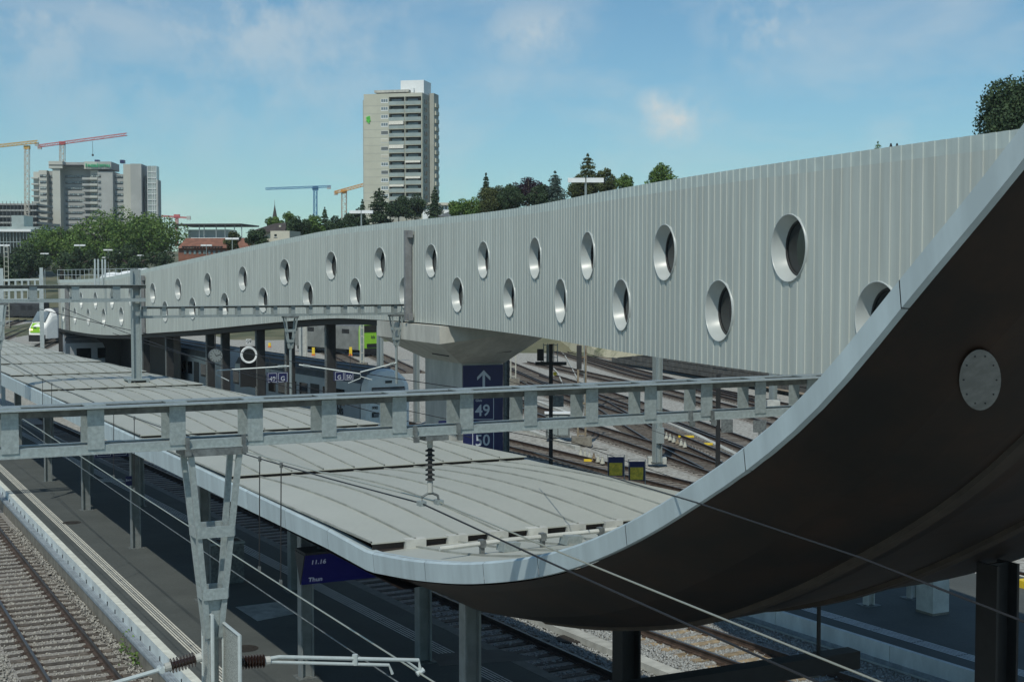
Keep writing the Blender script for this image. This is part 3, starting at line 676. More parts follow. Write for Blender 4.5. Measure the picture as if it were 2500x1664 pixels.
def hanger(g, ah, tb, gap, z0, ln, tl=.75):
    b = MB(); b.obox(T(ah - .30, tb - .04, z0 - .075), LAT * .60, TDIR * (gap + .08), UP * .07); hp = b.build('drop_frame', 'galv_dull', g)
    zt, zb = z0 - .07, z0 - ln; tm = tb + gap / 2
    for tt in (tb, tb + gap):
        for s_ in (-1, 1):
            t2 = tm + (tt - tm) * .35; b = MB(); b.beam(T(ah + s_ * .24, tt, zt), T(ah + s_ * .06, t2, zb), .055, .045, up=TDIR); b.build('leg', 'galv', hp)
    for fr in (.42, .76):
        wv = .24 + (.06 - .24) * fr; tf = 1 - .65 * fr; zz = zt + (zb - zt) * fr
        for tt in (tb, tb + gap): t2 = tm + (tt - tm) * tf; b = MB(); b.obox(T(ah - wv - .02, t2 + (-.045 if tt == tb else .03), zz - .05), LAT * (2 * wv + .04), TDIR * .014, UP * .11); b.build('strap', 'galv', hp)
        for s_ in (-1, 1): b = MB(); b.obox(T(ah + s_ * (wv + .03), tm - gap / 2 * tf, zz - .05), LAT * .012, TDIR * gap * tf, UP * .11); b.build('strap', 'galv', hp)
    b = MB(); b.obox(T(ah - .07, tm - .05, zb - .02), LAT * .14, TDIR * .1, UP * (ln * .22)); b.build('gusset', 'galv', hp)
    b = MB(); b.tube([T(ah, tm, zb + .05), T(ah, tm, zb - tl)], .055, 10); b.build('drop_tube', 'galv', hp)
def insulator(p0, p1, label, m='porcelain', nd=8, r=.075, rc=.035, cap=.16):
    p0 = Vector(p0); p1 = Vector(p1); ax = (p1 - p0); ln = ax.length; ax.normalize(); r_ = thing('insulator', p0, label, 'insulator')
    prof = []; l0, l1 = ln * cap, ln * (1 - cap); st = (l1 - l0) / nd
    for k in range(nd): x = l0 + k * st; prof += [(x, rc), (x + st * .25, rc), (x + st * .55, r), (x + st * .75, r * .97), (x + st * .8, rc)]
    b = MB(); b.lathe(p0, ax, prof, 18); b.build('sheds', m, r_, smooth=False)
    for q, q1 in ((0, l0), (l1, ln)): b = MB(); b.lathe(p0, ax, [(q, rc * .9), (q, rc * 1.3), (q1, rc * 1.3), (q1, rc * .9)], 12); b.build('end_cap', 'concrete_light', r_)
    return r_
GZ0, GZ1 = 7.56, 8.01; IX = 6.0
a_f = 4.81 - 11 * .77
ng = gantry(13.6, a_f - .3, a_f - .3 + 19.6, GZ0, GZ1, 'large galvanised gantry beam crossing the foreground above the canopy', first=.3, hang=[(3.64, 1.9)])
for ah_ in (3.36, 3.92, 5.75, 6.25, 9.2, 9.5):
    b = MB(); b.cbox(T(ah_, 13.575, GZ0 + .045), LAT * .035, TDIR * .05, UP * .13); b.cbox(T(ah_, 13.54, GZ0 - .03), LAT * .05, TDIR * .05, UP * .06); b.build('beam_clip', 'galv_dull', ng)
b = MB(); b.cbox(T(IX, 13.76, GZ0 - .03), LAT * .26, TDIR * .4, UP * .05); b.build('hanger_plate', 'galv_dull', ng)
hcolumn(T(12.4, 13.76, 6.2), 1.36, 'gantry_mast', 'galvanised mast on the wave roof carrying the foreground gantry', 'mast', m='galv'); hcolumn(T(-3.1, 13.76, -.2), 7.7, 'gantry_mast', 'galvanised mast left of the nearest track carrying the foreground gantry', 'mast', m='galv')
# perforated guards beside the drop post
mat('mesh_guard', (.34, .36, .34), .6, .3, .5, 130, thr=(.45, .55))
for aa, ta, tb_, zt in ((3.60, 13.62, 13.98, 5.90), (3.73, 13.12, 13.70, 5.80)):
    gd = thing('mesh_guard', T(aa, ta, zt - .9), 'perforated steel guard panel at the drop post, %s of the pair' % ('left' if aa < 3.7 else 'right'), 'guard', 'guard panels at the drop post')
    b = MB(); b.obox(T(aa - .006, ta + .02, zt - 1.1), LAT * .012, TDIR * (tb_ - ta - .04), UP * 1.08); b.build('panel', 'mesh_guard', gd)
    b = MB(); b.tube([T(aa, ta, zt - 1.1), T(aa, ta, zt), T(aa, tb_, zt), T(aa, tb_, zt - 1.1)], .02, 8); b.build('frame', 'pale_tube', gd)
insulator(T(3.52, 13.76, 5.46), T(3.16, 13.76, 5.40), 'brown ribbed insulator pointing left from the foreground drop post')
insulator(T(3.86, 13.76, 5.36), T(4.22, 13.76, 5.34), 'brown ribbed insulator pointing right from the foreground drop post')
def arm(name, label, segs, m='pale_tube'):
    r_ = thing(name, segs[0][1][0], label, 'arm')
    for nm, pts, rad in segs: b = MB(); b.tube(pts, rad, 8); b.build(nm, m, r_)
    return r_
arm('steady_arm', 'pale steel tube arm reaching right to the nearest contact wire', [('tube', [T(4.2, 13.76, 5.36), T(4.32, 13.76, 5.365), T(5.86, 13.76, 5.14), T(5.88, 13.76, 5.03)], .020), ('tube', [T(4.2, 13.76, 5.33), T(4.32, 13.76, 5.31), T(5.52, 13.76, 5.13), T(5.56, 13.76, 5.03)], .017), ('strut', [T(5.72, 13.76, 5.15), T(5.87, 13.76, 5.03)], .012), ('clamp', [T(5.14, 13.76, 5.18), T(5.14, 13.76, 5.29)], .03), ('clamp', [T(5.84, 13.76, 4.99), T(5.92, 13.76, 5.03)], .03)])
arm('steady_arm', 'pale rod running left from the foreground drop post insulator', [('tube', [T(3.17, 13.76, 5.40), T(3.1, 13.76, 5.385), T(1.4, 13.76, 5.1)], .022), ('clamp', [T(3.12, 13.70, 5.39), T(3.12, 13.82, 5.39)], .03)])
# insulator string and clamp carrying the messenger wires
IX = 6.0
b0 = insulator(T(IX, 13.76, GZ0 - .03), T(IX, 13.76, 6.93), 'grey insulator string hanging from the foreground gantry over the roof', 'dark', 7, .052, .024, .2)
r_ = thing('wire_clamp', T(IX, 13.76, 6.83), 'forked cast clamp holding two messenger wires below the insulator string', 'clamp')
b = MB(); b.tube([T(IX - .10, 13.76, 6.83), T(IX - .09, 13.76, 6.89), T(IX - .03, 13.76, 6.92), T(IX + .03, 13.76, 6.92), T(IX + .09, 13.76, 6.89), T(IX + .10, 13.76, 6.83)], .014, 8); b.build('yoke', 'galv_dull', r_)
for s_ in (-1, 1): b = MB(); b.cbox(T(IX + s_ * .10, 13.76, 6.82), LAT * .075, TDIR * .1, UP * .05); b.build('jaw', 'galv', r_)
b = MB(); b.tube([T(IX, 13.76, 6.92), T(IX, 13.76, 6.95)], .012, 8); b.build('eye', 'galv_dull', r_)

g2 = gantry(54.7, 11.7, 23.3, 7.58, 8.02, 'distant galvanised gantry beam crossing in front of the grey footbridge', first=.25, pitch=.74, hang=[(17.8, 1.3, 1.9), (22.4, 1.3, 1.6)], ties=False)
g3 = gantry(54.2, -6, 11.9, 8.22, 8.86, 'distant galvanised gantry beam ending at the roof mast on the far left', dz=.13, first=.3, pitch=1.5, hang=[(6.6, 1.7, 1.6)], ties=False, pw=.28)
rm = hcolumn(T(11.62, 54.7, 5.2), 4.25, 'roof_mast', 'galvanised mast standing on the canopy roof between two gantry beams', 'mast', m='galv', w_=.30)
b = MB()
for dx in (-.4, .28): 
    for dt in (-.4, .3): b.obox(T(11.62 + dx, 54.7 + dt, 5.05), LAT * .1, TDIR * .1, UP * .2)
b.obox(T(11.2, 54.3, 5.22), LAT * .84, TDIR * .84, UP * .07); b.build('foot', 'galv', rm)

# ---------------------------------------------------------------- wires
def wire(pts, r, label, m='wire', name='contact_wire', drop=()):
    o = MB(); o.tube(pts, r, 6)
    if not drop: return tag(o.build(name, m, at=pts[0]), label, 'wire')
    root = thing(name, pts[0], label, 'wire'); o.build('strand', m, root)
    for p0, p1 in drop:
        b = MB(); b.tube([p0, p1], .008, 5); b.build('dropper', 'wire', root)
        for p in (p0, p1): b = MB(); b.cbox(p, LAT * .03, TDIR * .06, UP * .07); b.build('dropper_clamp', 'galv_dull', root)
    return root
def sag(a, zt, s, sup=(-27, 13.76, 54.7, 95), a2=None, tmin=2.0):
    pts = []
    for s0, s1 in zip(sup[:-1], sup[1:]):
        for u in np.linspace(0, 1, 15)[:-1]:
            t = s0 + (s1 - s0) * u
            if t >= tmin: pts.append(T(a, t, zt - 4 * s * u * (1 - u)))
    return pts
wire([T(5.86, t, 5.05 - .05 * abs(math.sin(t * .077))) for t in np.linspace(4, 100, 30)], .010, 'pale contact wire over the nearest track, right of the pair', 'wire_pale')
wire([T(5.55, t, 5.03 - .05 * abs(math.sin(t * .077))) for t in np.linspace(4, 100, 30)], .008, 'darker contact wire over the nearest track, left of the pair', 'galv_dull')
mz = lambda t: 6.82 - 4 * .42 * ((t - 13.76) / 40.94) * (1 - (t - 13.76) / 40.94)
wire(sag(IX - .1, 6.82, .42), .009, 'dark messenger wire above the nearest track with droppers', 'wire', 'messenger_wire', [(T(5.89, t, mz(t)), T(5.87, t, 5.03)) for t in (18.6, 19.6, 28, 30, 38, 39.5)])
wire([T(IX + .1, t, 6.82 - .9 * (13.76 - t) / 40 * 1.2 * (1 - (13.76 - t) / 40)) for t in np.linspace(4, 13.76, 8)] + [T(IX + .1 - .3 * u, 13.76 + 40.9 * u, 6.82 - 1.75 * u * (1 - u)) for u in np.linspace(0, 1, 12)[1:]], .008, 'yellowish messenger wire running beside the dark one', 'wire_pale', 'messenger_wire')
wire([D(1300, 1102, 26), D(1372, 1127.5, 22), D(1700, 1226, 13.2), D(2100, 1360, 10.4), D(2560, 1540, 8.8)], .008, 'grey cable crossing in front of the wave roof edge', 'wire', 'overhead_cable')
for k, (p, q, lb) in enumerate([((0, 730), (700, 880), 'highest'), ((200, 770), (760, 962), 'middle'), ((330, 830), (1010, 1005), 'lowest')]):
    P0 = D(p[0], p[1], 62 + k); P1 = D(q[0], q[1], 50 + k); pts = [P0.lerp(P1, u) - UP * (.5 * u * (1 - u)) for u in np.linspace(-.1, 1.5, 16)]
    wire(pts, .014, 'dark overhead wire passing the trains beyond the canopy, %s of three' % lb, 'wire', 'overhead_cable')
for k, (p, q, dp, lb) in enumerate([((1000, 840), (1700, 1085), (66, 66), 'upper'), ((1180, 960), (1760, 1010), (64, 60), 'middle'), ((1220, 1010), (1900, 1250), (64, 52), 'lower')]):
    P0 = D(p[0], p[1], dp[0]); P1 = D(q[0], q[1], dp[1]); wire([P0.lerp(P1, u) - UP * (.4 * u * (1 - u)) for u in np.linspace(-.1, 1.1, 12)], .012, 'dark overhead wire across the yard tracks, %s of three' % lb, 'wire', 'overhead_cable')
def cant(px, py, y, px2, py2, label):                   # registration arm of the far gantry
    A_ = D(px, py, y); B_ = D(px2, py2, y); arm('steady_arm', label, [('tube', [A_, B_], .028), ('tube', [B_, B_ + UP * -.18, B_ + (A_ - B_).normalized() * .5 + UP * -.45], .018), ('insulator_sheds', [A_.lerp(B_, u) for u in (.06, .08, .081, .10, .101, .12, .121, .14, .141, .16, .161, .18)], [.03, .07, .03, .07, .03, .07, .03, .07, .03, .07, .03, .07])])
cant(712, 893, 57, 529, 904, 'pale registration arm left of the distant drop post by the mirror')
cant(730, 890, 57, 880, 912, 'pale registration arm right of the distant drop post by the mirror'); cant(968, 885, 59, 880, 908, 'pale registration arm of the distant drop post beside the pier')

# ================================================================== YARD
yard = [('second', [(1990, 1262), (1685, 1185), (1228, 1075), (1000, 1022)]), ('third', [(2050, 1250), (1743, 1139), (1602, 1090), (1452, 1044), (1300, 994), (1100, 940)]),
        ('fourth', [(2150, 1200), (1682, 1027), (1500, 965), (1330, 912)]), ('fifth', [(2150, 1105), (1800, 998), (1613, 950), (1440, 912), (1300, 880)]),
        ('sixth', [(2150, 1040), (1800, 962), (1560, 915), (1425, 874), (1330, 845)]), ('seventh', [(1480, 1000), (1338, 1012 - 62), (1240, 886 + 20), (1130, 870)]), ('eighth', [(2040, 1205), (1760, 1085), (1560, 1010), (1400, 960), (1290, 925)]), ('ninth', [(1420, 1035), (1338, 1008), (1240, 970), (1150, 938)]), ('tenth', [(1960, 1010), (1700, 943), (1500, 890), (1400, 862), (1330, 846)]), ('eleventh', [(1420, 960), (1320, 920), (1240, 886), (1180, 862)])]
for nm, pts in yard:
    ws = [W(x, y) for x, y in pts]; track([p for p, a in resample(ws, 4.0)], 'yard track beyond the canopy, %s counting from the wave' % {'second': 'first', 'third': 'second', 'fourth': 'third', 'fifth': 'fourth', 'sixth': 'farthest', 'seventh': 'short one', 'eighth': 'merging third', 'ninth': 'left short one by the sign', 'tenth': 'next to farthest', 'eleventh': 'upper left short one'}[nm], 'sleeper', False)
track([p for p, a in resample([W(1743, 1139) + Vector((.2, -.2, 0)), W(1620, 1075), W(1560, 1040), W(1470, 985), W(1400, 948)], 3.0)], 'curved turnout track branching off between the yard tracks', 'sleeper', False, bed=False)
for k, pts in enumerate([[(900, 900), (820, 862), (700, 815), (620, 790)], [(860, 840), (760, 795), (690, 772)], [(1010, 905), (930, 868), (840, 828)]]):
    track([p for p, a in resample([W(x, y) for x, y in pts], 4.0)], 'rail track seen below the footbridge, %s of three from the pier' % ['nearest the silver train, second', 'farthest, third', 'first'][k], 'sleeper', False)
for k, pts in enumerate([[(-60, 850), (60, 800), (160, 765), (230, 745)], [(-60, 815), (50, 780), (130, 757)], [(40, 870), (110, 838), (170, 810), (230, 780)], [(-40, 790), (60, 764), (130, 748)]]):
    track([p for p, a in resample([W(x, y) for x, y in pts], 6.0)], 'distant track at the left edge of the yard, %s' % ['second from the green nosed train', 'third from the green nosed train', 'under the green nosed train', 'farthest of the four'][k], 'sleeper', False)
def trough(pts, label, wd_=.3):
    ws = [W(x, y, -.1) for x, y in pts]; rs = resample(ws, 1.0); r = thing('cable_trough', ws[0] - UP * .1, label, 'trough')
    for (p, a) in rs[:140]:
        d = Vector((math.cos(a), math.sin(a), 0)); n = Vector((-d.y, d.x, 0)); b = MB(); b.obox(p - n * wd_ / 2 - UP * .14, d * .97, n * wd_, UP * .17); b.build('trough_lid', 'concrete_light', r)
trough([(1410, 1090), (1280, 1045), (1180, 1010)], 'pale cable trough left of the rusty lattice mast'); trough([(1900, 1160), (1790, 1104), (1700, 1060), (1620, 1026)], 'pale curved cable trough beside the yard turnout')
trough([(1410, 1015), (1330, 985), (1270, 962), (1235, 950)], 'pale cable trough behind the gantry beam and cabinet')
def mast_lattice(p, h, label, wd_=.42, m='rust'):
    r = thing('lattice_mast', p, label, 'mast'); b = MB()
    for s_ in (-1, 1): b.obox(p + Vector((s_ * wd_ / 2 - .05, -.06, 0)), Vector((.1, 0, 0)), Vector((0, .12, 0)), UP * h)
    z = .4
    while z < h: b.obox(p + Vector((-wd_ / 2, -.02, z)), Vector((wd_, 0, 0)), Vector((0, .04, 0)), UP * .09); z += .85
    b.build('truss', m, r); b = MB(); b.obox(p + Vector((-.55, -.45, -.2)), Vector((1.1, 0, 0)), Vector((0, .9, 0)), UP * .5); b.build('footing', 'concrete_old', r); return r
mat('rust', (.26, .22, .16), .8, .1, .35, 3, col2=(.15, .10, .06), thr=(.45, .65)); mat('pale_post', (.42, .42, .36), .7, 0, .15, 3)
mast_lattice(W(1420, 1078), 8.5, 'rusty twin channel catenary mast standing on a footing in the yard')
mast_lattice(W(1253, 931), 4.4, 'pale lattice mast standing right of the pier sign', m='pale_post'); mast_lattice(W(884, 892), 5.0, 'pale lattice mast behind the silver train nose', m='pale_post', wd_=.35)
mast_lattice(W(18, 800), 14, 'pale lattice mast at the far left edge', .7, 'pale_post')
hcolumn(W(1604, 1128), 9.0, 'yard_mast', 'galvanised mast with cabinet on a concrete foot in the yard', 'mast', m='galv', w_=.34)
hcolumn(W(1887, 985), 8.0, 'yard_mast', 'galvanised mast on a pale footing by the retaining wall', 'mast', m='galv', w_=.4)
hcolumn(W(1017, 1030), 6.5, 'yard_mast', 'galvanised mast just left of the concrete pier', 'mast', m='galv', w_=.28); hcolumn(W(928, 895), 5.0, 'yard_mast', 'galvanised mast standing beside the distant green locomotive', 'mast', m='galv', w_=.5)
hcolumn(D(1236, 1040, 66) * 1.0 - UP * D(1236, 1040, 66).z, 6.0, 'yard_mast', 'galvanised pole at the right edge of the pier sign', 'mast', m='galv_dull', w_=.2); hcolumn(W(725 + 15, 880), 4.5, 'yard_mast', 'pale broad mast left of the yellow markers under the footbridge', 'mast', m='concrete_light', w_=.7)
def block(p, dx, dy, dz, m, name, label, cat, extra=None, rz=0.0):
    r = thing(name, p, label, cat); ex = Vector((math.cos(rz), math.sin(rz), 0)); ey = Vector((-ex.y, ex.x, 0))
    b = MB(); b.obox(p - ex * dx / 2, ex * dx, ey * dy, UP * dz); b.build('body', m, r)
    if extra: extra(r, p, ex, ey)
    return r
def feet(r, p, ex, ey): 
    b = MB(); b.obox(p - ex * .62 - ey * .3 - UP * .25, ex * 1.24, ey * 1.1, UP * .35); b.build('plinth', 'concrete_light', r)
block(W(1604, 1126) - Vector((0, .25, .1)), .9, .6, .32, 'concrete_light', 'mast_footing', 'pale concrete footing of the galvanised yard mast', 'footing'); block(W(1887, 990) - Vector((0, .3, .1)), .9, .6, .5, 'concrete_light', 'mast_footing', 'pale concrete footing by the retaining wall', 'footing')
cb = D(1611, 1082, 69.2); block(cb, .42, .35, .75, 'galv', 'mast_cabinet', 'grey cabinet fixed to the galvanised yard mast', 'cabinet')
def hood(r, p, ex, ey):
    b = MB(); b.obox(p - ex * .75 - ey * .08 + UP * 1.35, ex * 1.5, ey * .9, UP * .07); b.build('lid', 'white', r)
    for x in (-.3, .3): b = MB(); b.obox(p + ex * (x - .27) - ey * .02 + UP * .15, ex * .54, ey * .015, UP * 1.1); b.build('door', 'galv', r)
block(W(1362, 1068), 1.35, .7, 1.35, 'galv_dull', 'switch_cabinet', 'grey switch cabinet with pale lid behind the gantry beam', 'cabinet', hood)
# black signal mast and neighbour
sm = W(1345, 1175); sm = D(1345, 900, 58); sm.z = -.2
sg_ = thing('signal_mast', sm, 'black signal mast with crossbar and caged ladder in the yard', 'signal'); b = MB(); b.obox(sm - Vector((.08, .08, 0)), Vector((.16, 0, 0)), Vector((0, .16, 0)), UP * 6.6); b.build('pole', 'black', sg_)
y_ = sm.y; c = D(1345, 887, y_); b = MB(); b.cbox(c, Vector((1.28, 0, 0)), Vector((0, .3, 0)), UP * .13); b.build('crossbar', 'black', sg_)
c = D(1319, 866, y_ + .1); b = MB(); b.cbox(c, Vector((.26, 0, 0)), Vector((0, .2, 0)), UP * .48); b.build('signal_head', 'black', sg_); c = D(1352, 912, y_ - .12); b = MB(); b.cbox(c + Vector((.05, 0, 0)), Vector((.15, 0, 0)), Vector((0, .02, 0)), UP * .14); b.build('plate', 'yellow', sg_)
b = MB()
for x in (1327, 1337, 1352, 1361): b.tube([D(x, 885, y_ + .25), D(x, 838, y_ + .25)], .02, 6)
for yy in (842, 858, 872): b.tube([D(1327, yy, y_ + .25), D(1361, yy, y_ + .25)], .014, 6)
b.obox(D(1334, 885, y_ + .3), Vector((.1, 0, 0)), Vector((0, .04, 0)), UP * .72); b.build('cage', 'galv', sg_)
c = D(1363, 979, y_ - .1); b = MB(); b.cbox(c, Vector((.44, 0, 0)), Vector((0, .03, 0)), UP * .46); b.build('back_board', 'galv_dull', sg_)
sm = D(1754, 900, 60); sm.z = -.2; sg_ = thing('signal_mast', sm, 'plain black pole with a grey board in front of the yard tracks', 'signal'); b = MB(); b.obox(sm - Vector((.09, .08, 0)), Vector((.18, 0, 0)), Vector((0, .16, 0)), UP * 5.2); b.build('pole', 'black', sg_)
c = D(1775, 1039, 59.9); b = MB(); b.cbox(c, Vector((.5, 0, 0)), Vector((0, .03, 0)), UP * .56); b.build('back_board', 'galv_dull', sg_)
c = D(1414, 872, 77); b = MB(); b.cbox(c, Vector((.27, 0, 0)), Vector((0, .2, 0)), UP * 1.3); tag(b.build('signal_box', 'dark', at=c), 'dark upright signal box on the rusty mast', 'signal')
c = D(1855, 1040, 64); b = MB(); b.cbox(c, Vector((.6, 0, 0)), Vector((0, .03, 0)), UP * .55); b.obox(c - UP * (c.z + .2) - Vector((.05, 0, 0)), Vector((.1, 0, 0)), Vector((0, .06, 0)), UP * (c.z + .1)); tag(b.build('signal_board', 'galv_dull', at=c), 'grey board on a post half hidden by the wave roof edge', 'signal')
# point levers, cables, small clutter
for k, (px, py, n_, dx, dy) in enumerate(((1418, 1110, 6, 10.6, 4.2), (1627, 1070, 6, 9.0, 4.2))):
    for j in range(n_):
        c = W(px + j * dx, py + j * dy, -.1); b = MB(); b.lathe(c, UP, [(0, .13), (.08, .11), (.28, .04), (.36, .05)], 8); tag(b.build('point_heater', 'pale_post' if j != 3 else 'rust', at=c), 'cone shaped rail fitting, %s in the row %s' % (['first', 'second', 'third', 'fourth', 'fifth', 'sixth'][j], ['near the black signal mast', 'right of the galvanised yard mast'][k]), 'fitting', 'cone fittings')
for k, (px, py, wd_) in enumerate(((1440, 1123, .6), (1675, 1065, .9), (1730, 1083, .5))):
    c = W(px, py, -.12); b = MB(); b.cbox(c, Vector((wd_, 0, 0)), Vector((0, .25, 0)), UP * .1); tag(b.build('marker_board', 'yellow', at=c), 'yellow marker lying between the rails, %s of three' % ['leftmost', 'middle', 'rightmost'][k], 'marker')
for k, (px, py, h_) in enumerate(((765, 868, .95), (846, 862, 1.0), (856, 868, 1.0), (658, 848, .6))):
    c = W(px, py, -.1); r = thing('yard_marker', c, 'yellow upright marker in the yard, %s of four under the footbridge' % ['second from left', 'third from left', 'rightmost', 'leftmost'][k], 'marker'); b = MB(); b.obox(c - Vector((.16, 0, 0)), Vector((.32, 0, 0)), Vector((0, .2, 0)), UP * h_); b.build('body', 'yellow', r); b = MB(); b.obox(c - Vector((.2, .05, 0)), Vector((.4, 0, 0)), Vector((0, .3, 0)), UP * .2); mat('orange', (.6, .16, .04), .6) if 'orange' not in MATS else None; b.build('foot', 'orange', r)
for k, (px, py) in enumerate(((55, 775), (59, 778))):
    c = W(px, py, -.1); b = MB(); b.obox(c, Vector((.7, 0, 0)), Vector((0, .3, 0)), UP * 2.4); b.obox(c + UP * 2.2 + Vector((-.1, -.02, 0)), Vector((.9, 0, 0)), Vector((0, .34, 0)), UP * .3); tag(b.build('yard_marker', 'yellow', at=c), 'distant yellow marker near the left edge, %s of two' % ['left', 'right'][k], 'marker')
for k, pts in enumerate((([(1362, 850), (1380, 868), (1400, 905), (1420, 945)]), ([(1350, 897), (1362, 910), (1375, 940)]))):
    b = MB(); b.tube([W(x, y, -.12) for x, y in pts], .06, 6); tag(b.build('cable', 'concrete_light', at=W(*pts[0])), 'pale cable bundle lying across the tracks, %s one' % ['longer', 'shorter'][k], 'cable')
# retaining wall of rough blocks at the back of the yard
mat('wall_stone', (.10, .098, .09), .9, 0, .35, 1.5, .4, 6, thr=(.3, .7)); mat('wall_mortar', (.05, .05, .048), .95)
r0, r1 = W(2150, 990), W(1505, 884); rw = thing('retaining_wall', r0, 'dark rough stone retaining wall along the back of the yard', 'wall'); dv = (r1 - r0); ln = dv.length; dv.normalize(); nn = Vector((-dv.y, dv.x, 0)); nn = nn if nn.y < 0 else -nn
def wh(u): return 4.6 * (1 - u) + .5
b = MB(); b.poly([r0 - nn * .1, r1 - nn * .1, r1 - nn * .1 + UP * wh(1), r0 - nn * .1 + UP * wh(0)], -nn * .6); b.build('core', 'wall_mortar', rw)
cnt = 0; zz = 0.0; row = 0
while zz < 4.6:
    s_ = -(row % 2) * .5
    while s_ < ln:
        w_ = random.uniform(.85, 1.35); u = s_ / ln
        if zz + .48 <= wh(max(0, u)) and s_ >= 0:
            b = MB(); b.obox(r0 + dv * (s_ + .03) + UP * (zz + .02), dv * (w_ - .06), nn * -(.12 + random.uniform(0, .05)) * -1, UP * .44); 
            b.build('stone', 'wall_stone', rw) if cnt < 300 else None; cnt += 1
        s_ += w_
    zz += .48; row += 1
b = MB(); b.poly([W(1505, 884, .0), W(2150, 990, .0), W(2150, 1000, .0), W(1680, 915, .0), W(1450, 868, 0)], (0, 0, .05)); mat('path', (.30, .25, .19), .95, 0, .2, .8); tag(b.build('service_path', 'path', at=W(1600, 900)), kind='structure')
b = MB(); b.grid([[W(1600, 890) + Vector((0, 0, .2)), W(1480, 872), W(1330, 846), W(1180, 830)], [W(1600, 890) + Vector((1, 22, 7)), W(1480, 872) + Vector((-2, 24, 7)), W(1330, 846) + Vector((-6, 30, 8)), W(1180, 830) + Vector((-8, 34, 8))]]); mat('bank', (.44, .41, .29), .95, 0, .5, .35, .5, 3, col2=(.12, .13, .07), thr=(.5, .68)); tag(b.build('dry_bank', 'bank', at=W(1400, 860)), kind='structure')

# ================================================================== PLATFORM BELOW THE FOOTBRIDGE
p4 = bpy.data.objects.new('platform', None); col.objects.link(p4); OFS[p4.name] = hpt(20, -2, 0); p4.location = OFS[p4.name]; tag(p4, kind='structure')
b = MB(); jj = np.linspace(9, 38, 40); b.grid([[hpt(i, .9, ZP), hpt(i, -3.9, ZP)] for i in jj]); b.grid([[hpt(i, .9, ZP), hpt(i, .9, -.3)] for i in jj]); b.grid([[hpt(i, -3.9, ZP), hpt(i, -3.9, -.3)] for i in jj]); b.build('paving', 'asphalt', p4)
b = MB(); b.grid([[hpt(i, .85, ZP + .005), hpt(i, .55, ZP + .005)] for i in jj]); b.build('edge_strip', 'cream', p4)
def on_hull_row(px, n):                                 # index where a row n metres from the cladding is seen at px
    best = min(np.linspace(8, 38, 900), key=lambda i: abs(CX + F * hpt(i, n).x / hpt(i, n).y - px)); return float(best)
cps = [(355, -.9), (413, -.9), (512, -1.2), (549, -1.2), (634, -1.0), (707, -1.2), (805, -1.0)]
for k, (px, n) in enumerate(cps):
    i = on_hull_row(px, n); p = hpt(i, n, ZP); r = thing('bridge_column', p, 'black square column under the footbridge, %s from the left' % ['first', 'second', 'third', 'fourth', 'fifth', 'sixth', 'seventh'][k], 'column', 'black columns below the footbridge'); d = hdir(i); n_ = Vector((-d.y, d.x, 0)); h_ = zbot(i) - ZP + .05; wd_ = .42
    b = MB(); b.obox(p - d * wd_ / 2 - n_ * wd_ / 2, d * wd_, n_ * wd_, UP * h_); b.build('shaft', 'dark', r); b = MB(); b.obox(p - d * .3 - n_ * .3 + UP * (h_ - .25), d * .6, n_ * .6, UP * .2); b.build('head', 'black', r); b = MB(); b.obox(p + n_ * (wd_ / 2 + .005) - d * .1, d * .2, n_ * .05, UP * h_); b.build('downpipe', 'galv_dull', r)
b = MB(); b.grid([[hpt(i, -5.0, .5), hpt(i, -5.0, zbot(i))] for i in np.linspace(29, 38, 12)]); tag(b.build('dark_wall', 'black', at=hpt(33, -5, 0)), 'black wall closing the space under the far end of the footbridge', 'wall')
def small_sign(px, py, y, w_, h_, texts, label, tilt=True):
    c = D(px, py, y); r = thing('platform_sign', c, label, 'sign'); b = MB(); b.cbox(c, LAT * w_, TDIR * .12, UP * h_); b.build('board', 'blue', r)
    for k in (-1, 1): b = MB(); b.tube([c + LAT * (k * w_ * .35) + UP * h_ / 2, c + LAT * (k * w_ * .35) + UP * (h_ / 2 + .8)], .015, 5); b.build('hanger', 'dark', r)
    for k, tx in enumerate(texts):
        o = c + LAT * (-w_ / 2 + w_ * (k + .5) / len(texts)) - TDIR * .064; text(tx, h_ * .62, o - UP * h_ * .32, LAT, UP, 'sign_white', r, align='CENTER')
        fw, fh = w_ / len(texts) * .42, h_ * .43; b = MB()
        for sgn in (-1, 1): b.cbox(o + UP * fh * sgn, LAT * fw * 2, TDIR * .006, UP * .02); b.cbox(o + LAT * fw * sgn, LAT * .02, TDIR * .006, UP * fh * 2)
        b.build('frame_line', 'sign_white', r)
    return r
small_sign(677, 921, 69, 1.05, .5, ['49', 'G'], 'blue platform sign reading 49 and G beside the distant drop post'); small_sign(839, 917, 64, .92, .42, ['G', '50'], 'blue platform sign reading G and 50 in front of the silver train')
c = D(1081, 1030, 56); b = MB(); b.cbox(c, LAT * .36, TDIR * .05, UP * .12); tag(b.build('platform_sign', 'blue', at=c), 'small blue sign partly hidden by the gantry beam at the pier foot', 'sign')
mat('clock_face', (.22, .25, .25), .5, 0, .05, 3); c = D(526, 868, 72); ck = thing('platform_clock', c, 'round grey platform clock hanging under the footbridge', 'clock'); b = MB(); b.lathe(c - TDIR * .12, TDIR, [(0, .34), (.24, .34)], 28); b.build('case', 'galv_dull', ck)
b = MB(); b.lathe(c - TDIR * .135, TDIR, [(0, .32), (.02, .32)], 28); b.build('dial', 'clock_face', ck)
for k in range(12): an = k * math.pi / 6; q = c - TDIR * .14 + (LAT * math.sin(an) + UP * math.cos(an)) * .265; e = (LAT * math.sin(an) + UP * math.cos(an)); b = MB(); b.beam(q - e * .035, q + e * .035, .025, .01, up=TDIR); b.build('hour_mark', 'black', ck)
